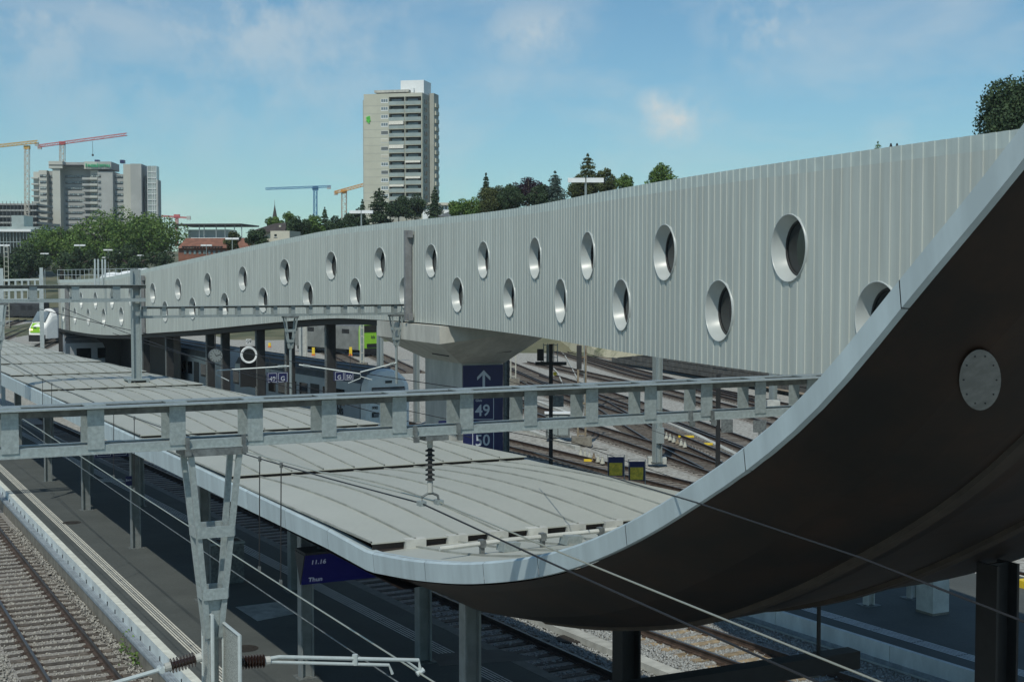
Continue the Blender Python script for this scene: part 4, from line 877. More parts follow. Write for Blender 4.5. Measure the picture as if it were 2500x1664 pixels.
for an, ln_ in ((-.55, .17), (1.25, .24)): e = LAT * math.sin(an) + UP * math.cos(an); b = MB(); b.beam(c - TDIR * .145, c - TDIR * .145 + e * ln_, .025, .01, up=TDIR); b.build('hand', 'black', ck)
b = MB(); b.tube([c + UP * .34, c + UP * 1.3], .03, 6); b.build('stem', 'black', ck)
c = D(607, 866, 66); mr = thing('platform_mirror', c, 'round mirror with white rim on a black panel under the footbridge', 'mirror'); b = MB(); b.cbox(c + TDIR * .1 - UP * .55, LAT * .75, TDIR * .1, UP * 1.9); b.build('panel', 'black', mr)
b = MB(); b.lathe(c - TDIR * .06, TDIR, [(0, .30), (-.02, .38), (.0, .40), (.06, .40)], 28); b.f = b.f[:-2]; b.m = b.m[:-2]; b.build('rim', 'white', mr); b = MB(); b.lathe(c - TDIR * .05, TDIR, [(0, .32), (.04, .32)], 28); b.build('glass', 'glass', mr)
c = D(607, 833, 68); sgn_ = thing('signal_plate', c, 'small white plate reading G9 above the mirror', 'sign'); b = MB(); b.cbox(c, LAT * .25, TDIR * .03, UP * .22); b.build('plate', 'white', sgn_); text('G9', .2, c - TDIR * .02 - LAT * .12 - UP * .07, LAT, UP, 'black', sgn_)

# ================================================================== TRAINS
mat('train_body', (.40, .43, .46), .4, .2, .06, 1); mat('loco_body', (.20, .205, .19), .6, .1, .15, 1); mat('train_roof', (.16, .17, .18), .6, .2, .15, 2); mat('train_nose', (.86, .85, .80), .35, 0, .04, 2); mat('lime', (.25, .52, .03), .35, 0, .04, 2); mat('lamp_lit', (.9, .7, .4), .3, 0, 0, emit=((1, .72, .35), 1.6)); mat('red', (.45, .02, .03), .5, 0, .1, 4); mat('train_dark', (.035, .037, .04), .6, 0, .2, 2)
def train_section(hgt, hw=1.43):
    z0 = hgt * .68; arc = [(-hw * math.cos(math.pi * k / 10), z0 + (hgt - z0) * math.sin(math.pi * k / 10) ** .85) for k in range(1, 10)]
    return [(-hw, .55), (-hw, .95), (-hw, z0)] + arc + [(hw, z0), (hw, .95), (hw, .55)]
def train(pathfn, smax, label, hgt=4.05, body='train_body', car=24.0, winm='glass', win=(1.85, .92, 1.25, 1.8), nose=None, side=-1, doors=True):
    p0, d0 = pathfn(0); r = thing('train', Vector((p0.x, p0.y, 0)), label, 'train'); sec = train_section(hgt); ns = len(sec); s = 0.0
    while s < smax - 2:
        e = min(smax, s + car - .5); ss = np.arange(s, e + .01, 3.0); rows = []
        for q in ss:
            p, d = pathfn(q); n = Vector((d.y, -d.x, 0)); rows.append([Vector((p.x, p.y, 0)) + n * x + UP * z for x, z in sec])
        b = MB(); b.grid([[rw_[j] for j in (0, 1, 2, 3)] for rw_ in rows]); b.grid([[rw_[j] for j in (11, 12, 13, 14)] for rw_ in rows]); b.face(rows[0]); b.face(list(reversed(rows[-1]))); cb_ = b.build('car_body', body, r)
        b = MB(); b.grid([[rw_[j] for j in range(3, 12)] for rw_ in rows])
        for x in (-.75, -.5, -.25, .25, .5, .75):
            b.grid([[rw_[7 + round(x * 4)] + (rw_[14] - rw_[0]).normalized() * dx + UP * dz for dx, dz in ((-.03, -.02), (-.03, .06), (.03, .06), (.03, -.02))] for rw_ in rows])
        b.build('roof', 'train_roof', r)
        z0, hh, wl, st = win; q = s + 2.0; k = 0
        while q + wl < e - 1:
            p, d = pathfn(q); n = Vector((d.y, -d.x, 0)); b = MB(); o = Vector((p.x, p.y, z0)) + n * side * 1.437
            if doors and k % 5 == 2: b.obox(o - UP * .95, d * 1.3, n * side * .02, UP * (hh + 1.0)); b.build('door', 'train_dark', cb_)
            else: b.obox(o, d * wl, n * side * .012, UP * hh); b.build('window', winm, cb_)
            q += st; k += 1
        b = MB()
        for q in (s + 3, e - 5): p, d = pathfn(q); n = Vector((d.y, -d.x, 0)); b.obox(Vector((p.x, p.y, .1)) - n * 1.1, d * 2.6, n * 2.2, UP * .6)
        p, d = pathfn(s + 7); p2_, d2 = pathfn(e - 7); n = Vector((d.y, -d.x, 0)); b.poly([Vector((p.x, p.y, .25)) - n * 1.2, Vector((p2_.x, p2_.y, .25)) - n * 1.2, Vector((p2_.x, p2_.y, .25)) + n * 1.2, Vector((p.x, p.y, .25)) + n * 1.2], (0, 0, .5)); b.build('underframe', 'train_dark', r)
        s += car
    if nose: nose(r, p0, d0, sec)
    return r
_tp = [hpt(i, -7.0, 0) for i in np.linspace(18.0, 40, 60)]
def path_from(pts):
    cum = [0.0]
    for k in range(1, len(pts)): cum.append(cum[-1] + (pts[k] - pts[k - 1]).length)
    def fn(s):
        i = max(0, min(len(pts) - 2, int(np.searchsorted(cum, s)) - 1)); d = (pts[i + 1] - pts[i]); u = (s - cum[i]) / d.length; return pts[i] + d * u, d.normalized()
    return fn, cum[-1]
def nose_990(r, p, d, sec):
    n = Vector((d.y, -d.x, 0)); o = Vector((p.x, p.y, 0)); f1 = [o - d * .12 + n * x + UP * z for x, z in sec]; f2 = [o - d * .55 + n * x * .93 + UP * (z if z < 2.0 else 2.0 + (z - 2.0) * .95) for x, z in sec]; f3 = [o - d * .68 + n * x * .8 + UP * (.62 + (z - .55) * .88) for x, z in sec]; b = MB()
    for A_, B_ in ((f1, f2), (f2, f3)): b.grid([A_, B_]); b.face([A_[0], A_[-1], B_[-1], B_[0]])
    b.face(list(reversed(f3))); b.build('nose', 'train_nose', r, smooth=False); F0 = o - d * .695
    for x0, x1 in ((-1.02, .98),): b = MB(); b.cbox(F0 + UP * 2.62 + n * (x0 + x1) / 2, n * (x1 - x0), d * .03, UP * .86); b.build('windscreen', 'glass', r); b = MB(); b.cbox(F0 - d * .02 + UP * 2.9 + n * .0, n * 2.0, d * .02, UP * .16); b.build('sun_blind', 'glass_pale', r)
    for x in (-.82, .82): b = MB(); b.cbox(F0 + UP * 1.55 + n * x, n * .4, d * .04, UP * .26); hl = b.build('headlight', 'black', r); b = MB(); b.cbox(F0 - d * .03 + UP * 1.55 + n * (x * .97), n * .26, d * .02, UP * .15); b.build('lamp', 'lamp_lit' if x > 0 else 'glass_pale', hl)
    b = MB(); b.cbox(F0 + UP * 1.6, n * .2, d * .04, UP * .45); b.build('warning_panel', 'red', r); b = MB(); b.cbox(F0 + UP * 3.34, n * .4, d * .05, UP * .14); b.build('top_lamp', 'train_dark', r); b = MB(); b.cbox(o - d * .45 + UP * .52, n * 2.3, d * .6, UP * .35); b.build('coupler_skirt', 'black', r)
    text('990', .24, F0 - d * .012 - n * 1.02 + UP * 1.86, n, UP, 'black', r); text('bls', .24, F0 - d * .012 + n * .55 + UP * 1.86, n, UP, 'black', r)
    b = MB(); b.tube([F0 - d * .04 + UP * 2.15 - n * .1, F0 - d * .05 + UP * 2.6 - n * .45], .025, 5); b.build('wiper', 'black', r)
    q = o + d * 1.9 - n * 1.44 + UP * 1.35; text('bls', .75, q + d * 1.1 - n * .01, -d, UP, 'black', r)
fn_, ln_ = path_from(_tp); train(fn_, min(ln_, 70), 'silver commuter train with white rounded nose parked beside the footbridge pier', nose=nose_990)
def nose_green(r, p, d, sec):
    n = Vector((d.y, -d.x, 0)); o = Vector((p.x, p.y, 0)); Ls = [(0, 1.0, 1.0), (-1.0, .97, .93), (-2.2, .92, .48), (-2.7, .84, .30)]
    rows = [[o + d * a + n * x * w_ + UP * (z if z < 1.2 else 1.2 + (z - 1.2) * h_) for x, z in sec] for a, w_, h_ in Ls]; b = MB(); b.grid(rows); b.face(list(reversed(rows[3]))); b.build('cab', 'train_nose', r)
    b = MB(); b.poly([o - d * 2.72 - n * .98 + UP * 1.35, o - d * 2.72 + n * .98 + UP * 1.35, o - d * 2.72 + n * .90 + UP * 2.0, o - d * 2.72 - n * .90 + UP * 2.0], -d * .03); b.poly([o - d * 2.72 - n * .90 + UP * 2.0, o - d * 2.72 + n * .90 + UP * 2.0, o - d * 2.30 + n * .85 + UP * 2.62, o - d * 2.30 - n * .85 + UP * 2.62], -d * .05 + UP * .04); b.build('nose_panel', 'lime', r)
    b = MB(); b.poly([o + d * -1.0 - n * .95 + UP * 4.1, o + d * -1.0 + n * .95 + UP * 4.1, o + d * -2.16 + n * 1.0 + UP * 2.75, o + d * -2.16 - n * 1.0 + UP * 2.75], -d * .14 + UP * .12); b.build('windscreen', 'glass_pale', r)
    for x in (-.8, .8): b = MB(); b.cbox(o - d * 2.66 + n * x + UP * 1.75, n * .45, d * .3, UP * .2); b.build('headlight', 'lamp_lit', r)
    b = MB(); b.cbox(o - d * 2.3 + UP * .6, n * 2.5, d * .9, UP * .9); b.build('coupler_skirt', 'black', r); text('bls', .42, o - d * 2.79 - n * .42 + UP * 1.95, n, UP, 'blue', r)
q0 = W(92, 836); dd = Vector((.30, .95, 0)).normalized(); train(lambda s: (q0 + dd * (s + 2.5) + Vector((.03, 0, 0)) * s * s * .02, dd), 60, 'double deck train with lime green nose at the far end of the footbridge', hgt=4.6, body='train_body', nose=nose_green, side=1, win=(2.6, .8, 1.3, 1.8))
def nose_loco(r, p, d, sec):
    n = Vector((d.y, -d.x, 0)); o = Vector((p.x, p.y, 0)) - d * .05; b = MB(); f1 = [o + n * x + UP * z for x, z in sec]; f2 = [o - d * .5 + n * x * .95 + UP * z * (1 if z < 2.4 else .95) for x, z in sec]; b.grid([f1, f2]); b.face(list(reversed(f2))); b.build('nose', 'lime', r); F0 = o - d * .52
    b = MB(); b.cbox(F0 + UP * 3.0, n * 2.2, d * .05, UP * .8); b.build('windscreen', 'glass', r); b = MB(); b.cbox(F0 + UP * 1.05, n * 1.3, d * .08, UP * .45); b.build('coupler', 'black', r); b = MB(); b.cbox(o - d * .35 + UP * .4, n * 2.6, d * .5, UP * .7); b.build('plough', 'black', r); text('bls', .5, F0 - d * .03 + UP * 1.9 - n * .1, n, UP, 'train_dark', r)
q1 = W(901, 865); d1 = Vector((-.62, .78, 0)).normalized(); train(lambda s: (q1 + d1 * s, d1), 17, 'grey locomotive with lime green front standing in the yard behind the pier', hgt=4.1, body='loco_body', car=17.5, nose=nose_loco, win=(2.4, .5, 1.6, 4.0), doors=False)
q2 = W(110, 778); d2_ = Vector((-.93, .36, 0)).normalized(); train(lambda s: (q2 + d2_ * s, d2_), 48, 'dark silver coaches parked at the far left behind the gantries', hgt=4.1, body='train_dark', winm='black')

# ================================================================== THINGS ON THE PLATFORMS
mat('display_blue', (.012, .013, .10), .35, 0, .1, 3, emit=((.02, .02, .2), .05)); mat('display_text', (.4, .45, .6), .5, 0, 0, emit=((.6, .65, .8), .06))
o = D(735, 1426, 29.3); Lw = 3.0; hh = .66
dp = thing('departure_display', o, 'blue V shaped departure display reading Thun under the canopy edge', 'display')
def dface(sgn):
    t_ = TDIR * (-.30 if sgn < 0 else .38); return [o, o + LAT * Lw, o + LAT * Lw + UP * hh + t_, o + UP * hh + t_]
for sgn in (-1, 1):
    f = dface(sgn); b = MB(); b.poly(f, TDIR * (.05 if sgn < 0 else -.05)); b.build('screen_panel', 'display_blue', dp)
b = MB(); b.poly([o - LAT * .02, o - LAT * .02 + UP * hh - TDIR * .29, o - LAT * .02 + UP * hh + TDIR * .37], LAT * .03); b.build('end_cap', 'dark', dp)
b = MB(); b.obox(o + UP * hh - TDIR * .30, LAT * Lw, TDIR * .68, UP * .05); b.build('top_tray', 'dark', dp)
for x in (.4, 2.4): b = MB(); b.obox(o + LAT * x + UP * hh, LAT * .12, TDIR * .12, UP * 1.2); b.build('hanger', 'dark', dp)
ydir = (dface(-1)[3] - o).normalized(); nrm = LAT.cross(ydir).normalized(); fo = o + nrm * .012
def dt(s, sz, x, y): text(s, sz, fo + LAT * x + ydir * y, LAT, ydir, 'display_text', dp)
dt('11.16', .15, .14, .5); dt('Thun', .15, .14, .06); dt('Gümligen', .075, 2.05, .34); dt('Rubigen', .075, 2.05, .24); dt('Münsingen', .075, 2.05, .14)
b = MB(); b.poly([fo + LAT * 1.3 + ydir * .55, fo + LAT * 1.46 + ydir * .55, fo + LAT * 1.46 + ydir * .645, fo + LAT * 1.3 + ydir * .645], nrm * .003); b.build('line_badge', 'display_text', dp); text('S1', .09, fo + LAT * 1.32 + ydir * .565 + nrm * .005, LAT, ydir, 'display_blue', dp)
b = MB()
for y in (.16, .26, .36): b.lathe(fo + LAT * 1.96 + ydir * y, nrm, [(0, .02), (.004, .02)], 10)
b.beam(fo + LAT * 1.96 + ydir * .1, fo + LAT * 1.96 + ydir * .42, .008, .004, up=nrm); b.beam(fo + LAT * 1.8 + ydir * .02, fo + LAT * 1.8 + ydir * .6, .006, .004, up=nrm); b.build('route_line', 'display_text', dp)
# recycling bin
mat('poster', (.30, .27, .16), .5, 0, .6, 6, col2=(.05, .09, .3), thr=(.45, .55))
p = W(543, 1424, ZP); bn = thing('recycling_bin', p, 'grey recycling bin with four openings behind the foreground drop post', 'bin'); b = MB(); b.obox(p - LAT * .35 - TDIR * .1, LAT * .95, TDIR * .75, UP * 1.12); b.build('body', 'galv_dull', bn)
b = MB(); b.obox(p - LAT * .362 - TDIR * .04, LAT * .012, TDIR * .63, UP * 1.0); b.build('side_poster', 'poster', bn); b = MB(); b.obox(p - LAT * .38 - TDIR * .13 + UP * 1.12, LAT * 1.01, TDIR * .81, UP * .05); lid = b.build('lid', 'galv', bn)
for k in range(4): b = MB(); b.obox(p + LAT * (-.30 + .23 * k) + UP * 1.171 + TDIR * .05, LAT * .16, TDIR * .4, UP * .006); b.build('opening', 'black', lid)
# blue track sign in front of an inner column, small blue plate
c = D(272, 1096, 45.5); ts_ = thing('platform_sign', c, 'blue hanging sign with track numbers 7 and 8 partly behind the gantry', 'sign'); b = MB(); b.cbox(c, LAT * 1.05, TDIR * .12, UP * .5); b.build('board', 'blue', ts_)
for k, tx in enumerate(('7', '8')):
    q = c + LAT * (-.25 + .5 * k) - TDIR * .064; text(tx, .34, q - UP * .14, LAT, UP, 'sign_white', ts_, align='CENTER'); b = MB()
    for sgn in (-1, 1): b.cbox(q + UP * .2 * sgn, LAT * .42, TDIR * .006, UP * .014); b.cbox(q + LAT * .21 * sgn, LAT * .014, TDIR * .006, UP * .4)
    b.build('frame_line', 'sign_white', ts_)
for k in (-1, 1): b = MB(); b.tube([c + LAT * .35 * k + UP * .25, c + LAT * .35 * k + UP * .9], .02, 6); b.build('hanger', 'dark', ts_)
c = D(314, 1173, 44.5); b = MB(); b.cbox(c, LAT * .2, TDIR * .03, UP * .3); sp_ = b.build('name_plate', 'blue', at=c); tag(sp_, 'small blue plate reading Bern on a sunlit canopy column', 'sign'); text('Bern', .09, c - TDIR * .018 - LAT * .09, LAT, UP, 'sign_white', sp_)
# yellow timetable boards beyond the canopy
mat('timetable', (.75, .52, .05), .6, 0, .25, 9)
for k, (px, py) in enumerate(((1504, 1138), (1555, 1149))):
    c = D(px, py, 56); r = thing('timetable_board', c - UP * 1.2, 'yellow timetable board with blue head beyond the canopy, %s of two' % ['left', 'right'][k], 'board'); b = MB(); b.cbox(c, Vector((.62, 0, 0)), Vector((0, .05, 0)), UP * .76); b.build('back', 'blue', r)
    b = MB(); b.cbox(c + Vector((-.01, -.03, -.1)), Vector((.52, 0, 0)), Vector((0, .012, 0)), UP * .5); b.build('timetable', 'timetable', r); b = MB(); b.tube([c + Vector((-.33, 0, -1.3)), c + Vector((-.33, 0, .46)), c + Vector((.33, 0, .46)), c + Vector((.33, 0, -1.3))], .018, 6); b.build('frame', 'galv', r)
# pillars on the far platform under the wave
p = W(2285, 1496, ZP); pl = thing('concrete_pillar', p, 'pale square concrete pillar on the shaded platform at lower right', 'pillar'); b = MB(); b.obox(p - LAT * .3 - TDIR * .2, LAT * .55, TDIR * .6, UP * 4.2); b.build('shaft', 'concrete_light', pl); b = MB(); b.obox(p - LAT * .305 - TDIR * .205, LAT * .56, TDIR * .61, UP * .06); b.build('skirting', 'concrete_old', pl)
hcolumn(W(2121, 1476, ZP), 4.2, 'platform_post', 'pale steel post on the shaded platform, left of the square pillar', 'post', m='concrete_light', w_=.2); hcolumn(W(2227, 1459, ZP), 4.2, 'platform_post', 'pale steel post on the shaded platform, just behind the square pillar', 'post', m='concrete_light', w_=.2)
b = MB(); e0 = W(2500, 1436, ZP); b.obox(e0, LAT * .35, TDIR * .3, UP * .2); tag(b.build('grit_box', 'yellow', at=e0), 'yellow box at the right edge of the far platform', 'box')
# black lamp beam hanging under the wave
bt = D(2085, 1604, 22.4); A0 = LAT * -6.2; lb = thing('lamp_beam', bt, 'black lamp beam hanging on a rod under the wave roof', 'lamp'); b = MB(); b.obox(bt - UP * .14 - TDIR * .15, A0, TDIR * .3, UP * .28); b.build('beam', 'black', lb)
pr = D(1993, 1590, 22.0); pr = bt + LAT * -.72; b = MB(); b.tube([pr + UP * .13, pr + UP * 2.4], .033, 8); b.build('rod', 'black', lb); 
# roof railing and rooflights on the far end of the footbridge
rl = thing('roof_railing', hpt(31, -.6, ztop(31)), 'pale double railing on the roof at the far end of the footbridge', 'railing')
for dz in (.55, 1.05): b = MB(); b.tube([hpt(i, -.5, 8.72 + dz * .9) for i in np.linspace(26.0, 37.5, 14)], .02, 6); b.build('rail', 'pale_tube', rl)
for i in np.linspace(26.0, 37.5, 18): b = MB(); b.tube([hpt(i, -.5, min(8.6, ztop(i) - .3)), hpt(i, -.5, 9.66)], .018, 6); b.build('post', 'pale_tube', rl)
for k, i in enumerate((28.6, 30.4, 32.4)):
    c = hpt(i, -2.2, ztop(i) - .3); b = MB(); b.lathe(c, UP, [(0, 1.1), (.35, 1.1), (.6, .9), (.8, .5), (.86, .01)], 20); tag(b.build('rooflight', 'white', at=c, smooth=True), 'pale domed rooflight on the footbridge, %s of three' % ['nearest', 'middle', 'farthest'][k], 'rooflight')
for k, px in enumerate((232, 240, 250, 257)):
    c = D(px, 662, 104 + k); b = MB(); b.tube([c - UP * 1.2, c + UP * .9], .065, 8); tag(b.build('vent_pipe', 'pale_tube', at=c), 'pale upright vent pipe behind the roof railing, %s of four from the left' % ['first', 'second', 'third', 'fourth'][k], 'pipe')
# light masts with twin flat panels
def lampmast(px, py, wpx, label):
    y = 2.4 * F / wpx; y = y if y < 330 else 330.0; sc = wpx / F * y / 2.4; c = D(px, py, y); gz = min(-.2, c.z - 3); r = thing('light_mast', Vector((c.x, c.y, gz)), label, 'lamp', 'twin panel light masts'); b = MB(); b.tube([Vector((c.x, c.y, gz)), c], [.12, .08], 6); b.build('pole', 'galv', r)
    for s_ in (-1, 1): b = MB(); b.obox(c + Vector((.04 if s_ > 0 else -1.2 * sc, -.2, -.05)), Vector((1.16 * sc, 0, 0)), Vector((0, .4, .05)), UP * .28 * sc); b.build('panel', 'white', r)
for px, py, wp, lb_ in ((1430, 444, 87, 'large twin panel light mast above the middle of the footbridge'), (882, 520, 57, 'twin panel light mast below the apartment tower'), (567, 584, 33, 'twin panel light mast left of the dark roofed house'), (504, 600, 27, 'twin panel light mast before the red roofed building'), (342, 624, 19, 'light mast right of the big green tree foot'), (264, 611, 22, 'light mast before the big green tree, right of centre'), (284, 618, 20, 'light mast just right of another before the big tree'), (195, 600, 27, 'tallest light mast before the left group of trees'), (191, 626, 17, 'low light mast beside the tallest one'), (109, 620, 20, 'light mast left of the roof railing'), (11, 600, 27, 'light mast at the left edge of the picture'), (257, 629, 15, 'lowest light mast behind the vent pipes')): lampmast(px, py, wp, lb_)
# distant gantries at the left edge
for k, (yy, zt_px, lab) in enumerate(((120, 684, 'farther'), (98, 708, 'nearer'))):
    c0 = D(-30, zt_px, yy); c1 = D(105, zt_px - 2, yy); g_ = thing('catenary_gantry', c0, 'pale lattice gantry at the left edge, %s of two' % lab, 'gantry'); dv = c1 - c0
    for dz in (0, -.7): b = MB(); b.beam(c0 + UP * dz, c1 + UP * dz, .16, .16); b.build('chord', 'pale_tube', g_)
    for u in np.linspace(.03, .97, 9): b = MB(); b.beam(c0 + dv * u, c0 + dv * u - UP * .7, .14, .14); b.build('post', 'pale_tube', g_)
    for u in (.25, .97): b = MB(); q = c0 + dv * u; b.beam(Vector((q.x, q.y, -.2)), q + UP * 1.0, .25, .25); b.build('leg', 'pale_tube', g_)

# ================================================================== TREES
mat('bark', (.09, .07, .055), .9, 0, .3, 4)
GREENS = {'leaf': [(.095, .165, .038), (.068, .130, .032), (.130, .200, .052)], 'dark': [(.042, .072, .034), (.032, .058, .028), (.055, .088, .040)], 'purple': [(.028, .016, .026), (.02, .012, .02), (.04, .024, .034)], 'blue': [(.075, .115, .095), (.055, .09, .075), (.10, .14, .12)], 'olive': [(.075, .092, .032), (.05, .065, .024), (.095, .11, .042)]}
for k, cs in GREENS.items():
    for j, c in enumerate(cs): mat('%s_%d' % (k, j), c, .7, 0, .18, 1.5, spec=.2)
def leaves(P, Nn, size, kind, name, root, smin=.55):
    n = len(P); P = np.array(P); a = rng.normal(size=(n, 3)) + np.array(Nn) * .9; a /= np.linalg.norm(a, axis=1)[:, None]; r = rng.normal(size=(n, 3)); e1 = np.cross(a, r); e1 /= np.linalg.norm(e1, axis=1)[:, None]; e2 = np.cross(a, e1)
    s = rng.uniform(smin, 1.15, (n, 1)) * size; V = np.stack([P - e1 * s * .5, P + e2 * s * .32 + a * s * .1, P + e1 * s * .5, P - e2 * s * .32 + a * s * .1], 1).reshape(-1, 3) - np.array(OFS[root.name])
    me = bpy.data.meshes.new(name); me.vertices.add(n * 4); me.vertices.foreach_set('co', V.reshape(-1)); Fc = np.arange(n * 4); me.loops.add(n * 4); me.loops.foreach_set('vertex_index', Fc); me.polygons.add(n); me.polygons.foreach_set('loop_start', np.arange(n) * 4); me.polygons.foreach_set('loop_total', np.full(n, 4))
    cl = (np.floor(P[:, 0] * .7) * 7 + np.floor(P[:, 2] * .8) * 13 + np.floor(P[:, 1] * .7) * 3).astype(int) % 3; pick = np.where(rng.random(n) < .55, cl, rng.integers(0, 3, n)); me.polygons.foreach_set('material_index', pick.astype(np.int32)); me.update(calc_edges=True)
    for j in range(3): me.materials.append(MATS['%s_%d' % (kind, j)])
    ob = bpy.data.objects.new(name, me); col.objects.link(ob); ob.parent = root; OFS[ob.name] = OFS[root.name]; return ob
def tree(x0, x1, ytop, ybot, y, kind, label, shape='round', n=2600, leaf=.55, zg=None, name='broadleaf_tree', nb=26, group='trees along the hillside'):
    n = int(n * 2.3); leaf = leaf * .66; cx = (x0 + x1) / 2; c = D(cx, (ytop + ybot) / 2, y); hw = (x1 - x0) / 2 / F * y * 1.22; hh = (ybot - ytop) / 2 / F * y * (1.14 if shape == 'round' else 1.03); top = c.z + hh; bot = c.z - hh
    base = Vector((c.x, y, bot - max(3.0, hh * .5) if zg is None else zg)); r = thing(name, base, label, 'tree', group); P = []; N = []
    if shape == 'round':
        bl = []
        for k in range(nb):
            u = rng.normal(size=3); u /= np.linalg.norm(u); q = rng.uniform(.35, .8); bl.append((np.array([u[0] * hw * q, u[1] * hw * q, u[2] * hh * q]), rng.uniform(.22, .42) * min(hw, hh)))
        tot = sum(b_[1] ** 2 for b_ in bl)
        for ctr, rad in bl:
            m = int(n * rad ** 2 / tot); u = rng.normal(size=(m, 3)); u /= np.linalg.norm(u, axis=1)[:, None]; rr = rad * rng.uniform(.65, 1.08, (m, 1)); P.append(ctr + u * rr); N.append(u)
        P = np.concatenate(P); N = np.concatenate(N); P = P + np.array([c.x, c.y, c.z]); lim = base.z + .4
    else:
        tiers = 15; pw = .85 if shape == 'cone' else .55
        for k in range(tiers):
            f = k / (tiers - 1); zz = bot + (top - bot) * (1 - f) + rng.normal(0, hh * .02); rad = hw * (f ** (pw * .8)) * rng.uniform(.72, 1.15) + .07 * hw; m = max(20, int(n * (f + .12) / (tiers * .62)))
            nbr = max(5, int(9 + 6 * f)); an = rng.integers(0, nbr, m) * 6.283 / nbr + rng.normal(0, .16, m) + k * .7; q = np.sqrt(rng.uniform(.02, 1, m)) * rng.uniform(.7, 1.12, m) * (.85 + .25 * np.sin(an * 2 + k)); drp = (.35 if shape == 'cone' else .1) * rad
            P.append(np.stack([c.x + np.cos(an) * rad * q, c.y + np.sin(an) * rad * q, zz - q * drp + rng.normal(0, hh * .03, m)], 1)); N.append(np.stack([np.cos(an) * .5, np.sin(an) * .5, np.ones(m)], 1))
        P = np.concatenate(P); N = np.concatenate(N)
    b = MB(); tr = max(.12, hw * .06); b.tube([base, Vector((c.x + hw * .03, y, (base.z + c.z) / 2)), Vector((c.x, y, top - hh * .25))], [tr, tr * .75, tr * .2], 7)
    if shape == 'round':
        for k in range(6): an = rng.uniform(0, 6.28); z_ = bot + (top - bot) * rng.uniform(.1, .5); b.tube([Vector((c.x, y, z_)), Vector((c.x + math.cos(an) * hw * .6, y + math.sin(an) * hw * .6, z_ + hh * .55))], [tr * .5, tr * .12], 5)
    b.build('trunk', 'bark', r); leaves(P, N, leaf, kind, 'crown', r); return r
for k, (px, py, n_, rad) in enumerate(((330, 1580, 260, .35), (318, 1545, 160, .25), (345, 1612, 200, .3), (180, 1352, 90, .2))):
    c = W(px, py, -.12); r = thing('weed', c, 'green weeds at the foot of the platform wall, %s clump' % ['largest', 'middle', 'nearest', 'small far'][k], 'plant', 'weeds along the platform wall'); q = rng.normal(size=(n_, 3)) * np.array([rad * .5, rad * .9, .12]) + np.array([c.x, c.y, c.z + .12]); q[:, 2] = np.maximum(q[:, 2], c.z); leaves(q, np.zeros((n_, 3)) + [0, 0, .3], .09, 'leaf', 'foliage', r)
G = 'hillside'
tree(62, 235, 545, 660, 350, 'leaf', 'broad green tree below the hospital, left of the big one', n=5200, leaf=.95, nb=40)
tree(180, 330, 528, 655, 345, 'leaf', 'tall light green tree in the middle of the left group', n=5200, leaf=.95, nb=40); tree(240, 445, 517, 660, 340, 'leaf', 'biggest round green tree at the right of the left group', n=7000, leaf=.95, nb=55)
tree(30, 110, 600, 690, 300, 'dark', 'dark low tree at the far left below the glass building', n=2600, leaf=.8); tree(-40, 40, 620, 700, 280, 'dark', 'dark bushy tree cut off by the left edge', n=2200, leaf=.8); tree(110, 250, 610, 680, 300, 'dark', 'dark low bush row tree behind the roof railing', n=3000, leaf=.8); tree(240, 420, 600, 680, 300, 'dark', 'dark low tree in front of the biggest round tree', n=3400, leaf=.8)
tree(548, 585, 568, 612, 260, 'olive', 'small yellowish green tree beside the red roofed building', n=1100, leaf=.6)
tree(600, 668, 560, 600, 250, 'dark', 'dark tree before the house with the dark roof', n=1500, leaf=.6)
tree(650, 690, 528, 560, 330, 'leaf', 'small tree behind the house roof below the spire', n=900, leaf=.7)
tree(685, 725, 517, 580, 300, 'leaf', 'green tree right of the church spire', n=1500, leaf=.65); tree(700, 760, 528, 585, 270, 'dark', 'dark rounded tree before the blue crane', n=1900, leaf=.6); tree(738, 790, 517, 585, 280, 'leaf', 'green rounded tree at the foot of the blue crane', n=1800, leaf=.6); tree(780, 806, 508, 560, 285, 'dark', 'slim conifer right of the blue crane', 'cone', 900, .55, name='conifer'); tree(790, 850, 530, 580, 270, 'dark', 'dark tree at the foot of the orange crane', n=1700, leaf=.6)
tree(870, 900, 490, 560, 330, 'dark', 'pine tree at the left foot of the tower', 'cone', 1100, .7, name='conifer'); tree(897, 955, 464, 545, 300, 'dark', 'dark spreading pine before the tower', 'wide', 2600, .7, name='conifer'); tree(945, 1000, 480, 540, 300, 'dark', 'dark bushy tree before the tower balconies', n=2400, leaf=.6); tree(985, 1040, 474, 538, 305, 'dark', 'dark rounded tree before the right tower corner', n=2300, leaf=.6); tree(1040, 1083, 462, 540, 300, 'dark', 'upright dark conifer right of the tower', 'cone', 2200, .6, name='conifer'); tree(840, 900, 510, 560, 300, 'dark', 'low dark tree behind the light mast below the tower', n=1700, leaf=.6)
tree(1095, 1140, 490, 535, 240, 'leaf', 'pale green shrubby tree before the low pitched house', n=1300, leaf=.5); tree(1168, 1205, 427, 510, 260, 'dark', 'slender pointed conifer left of the copper beech', 'cone', 2000, .5, name='conifer'); tree(1165, 1235, 452, 530, 240, 'olive', 'olive green tree between conifer and copper beech', n=2400, leaf=.5); tree(1215, 1280, 448, 520, 235, 'dark', 'dark green tree left of the copper beech', n=2200, leaf=.5); tree(1235, 1345, 436, 510, 250, 'purple', 'dark purple copper beech tree on the hill', n=3600, leaf=.55, nb=36)
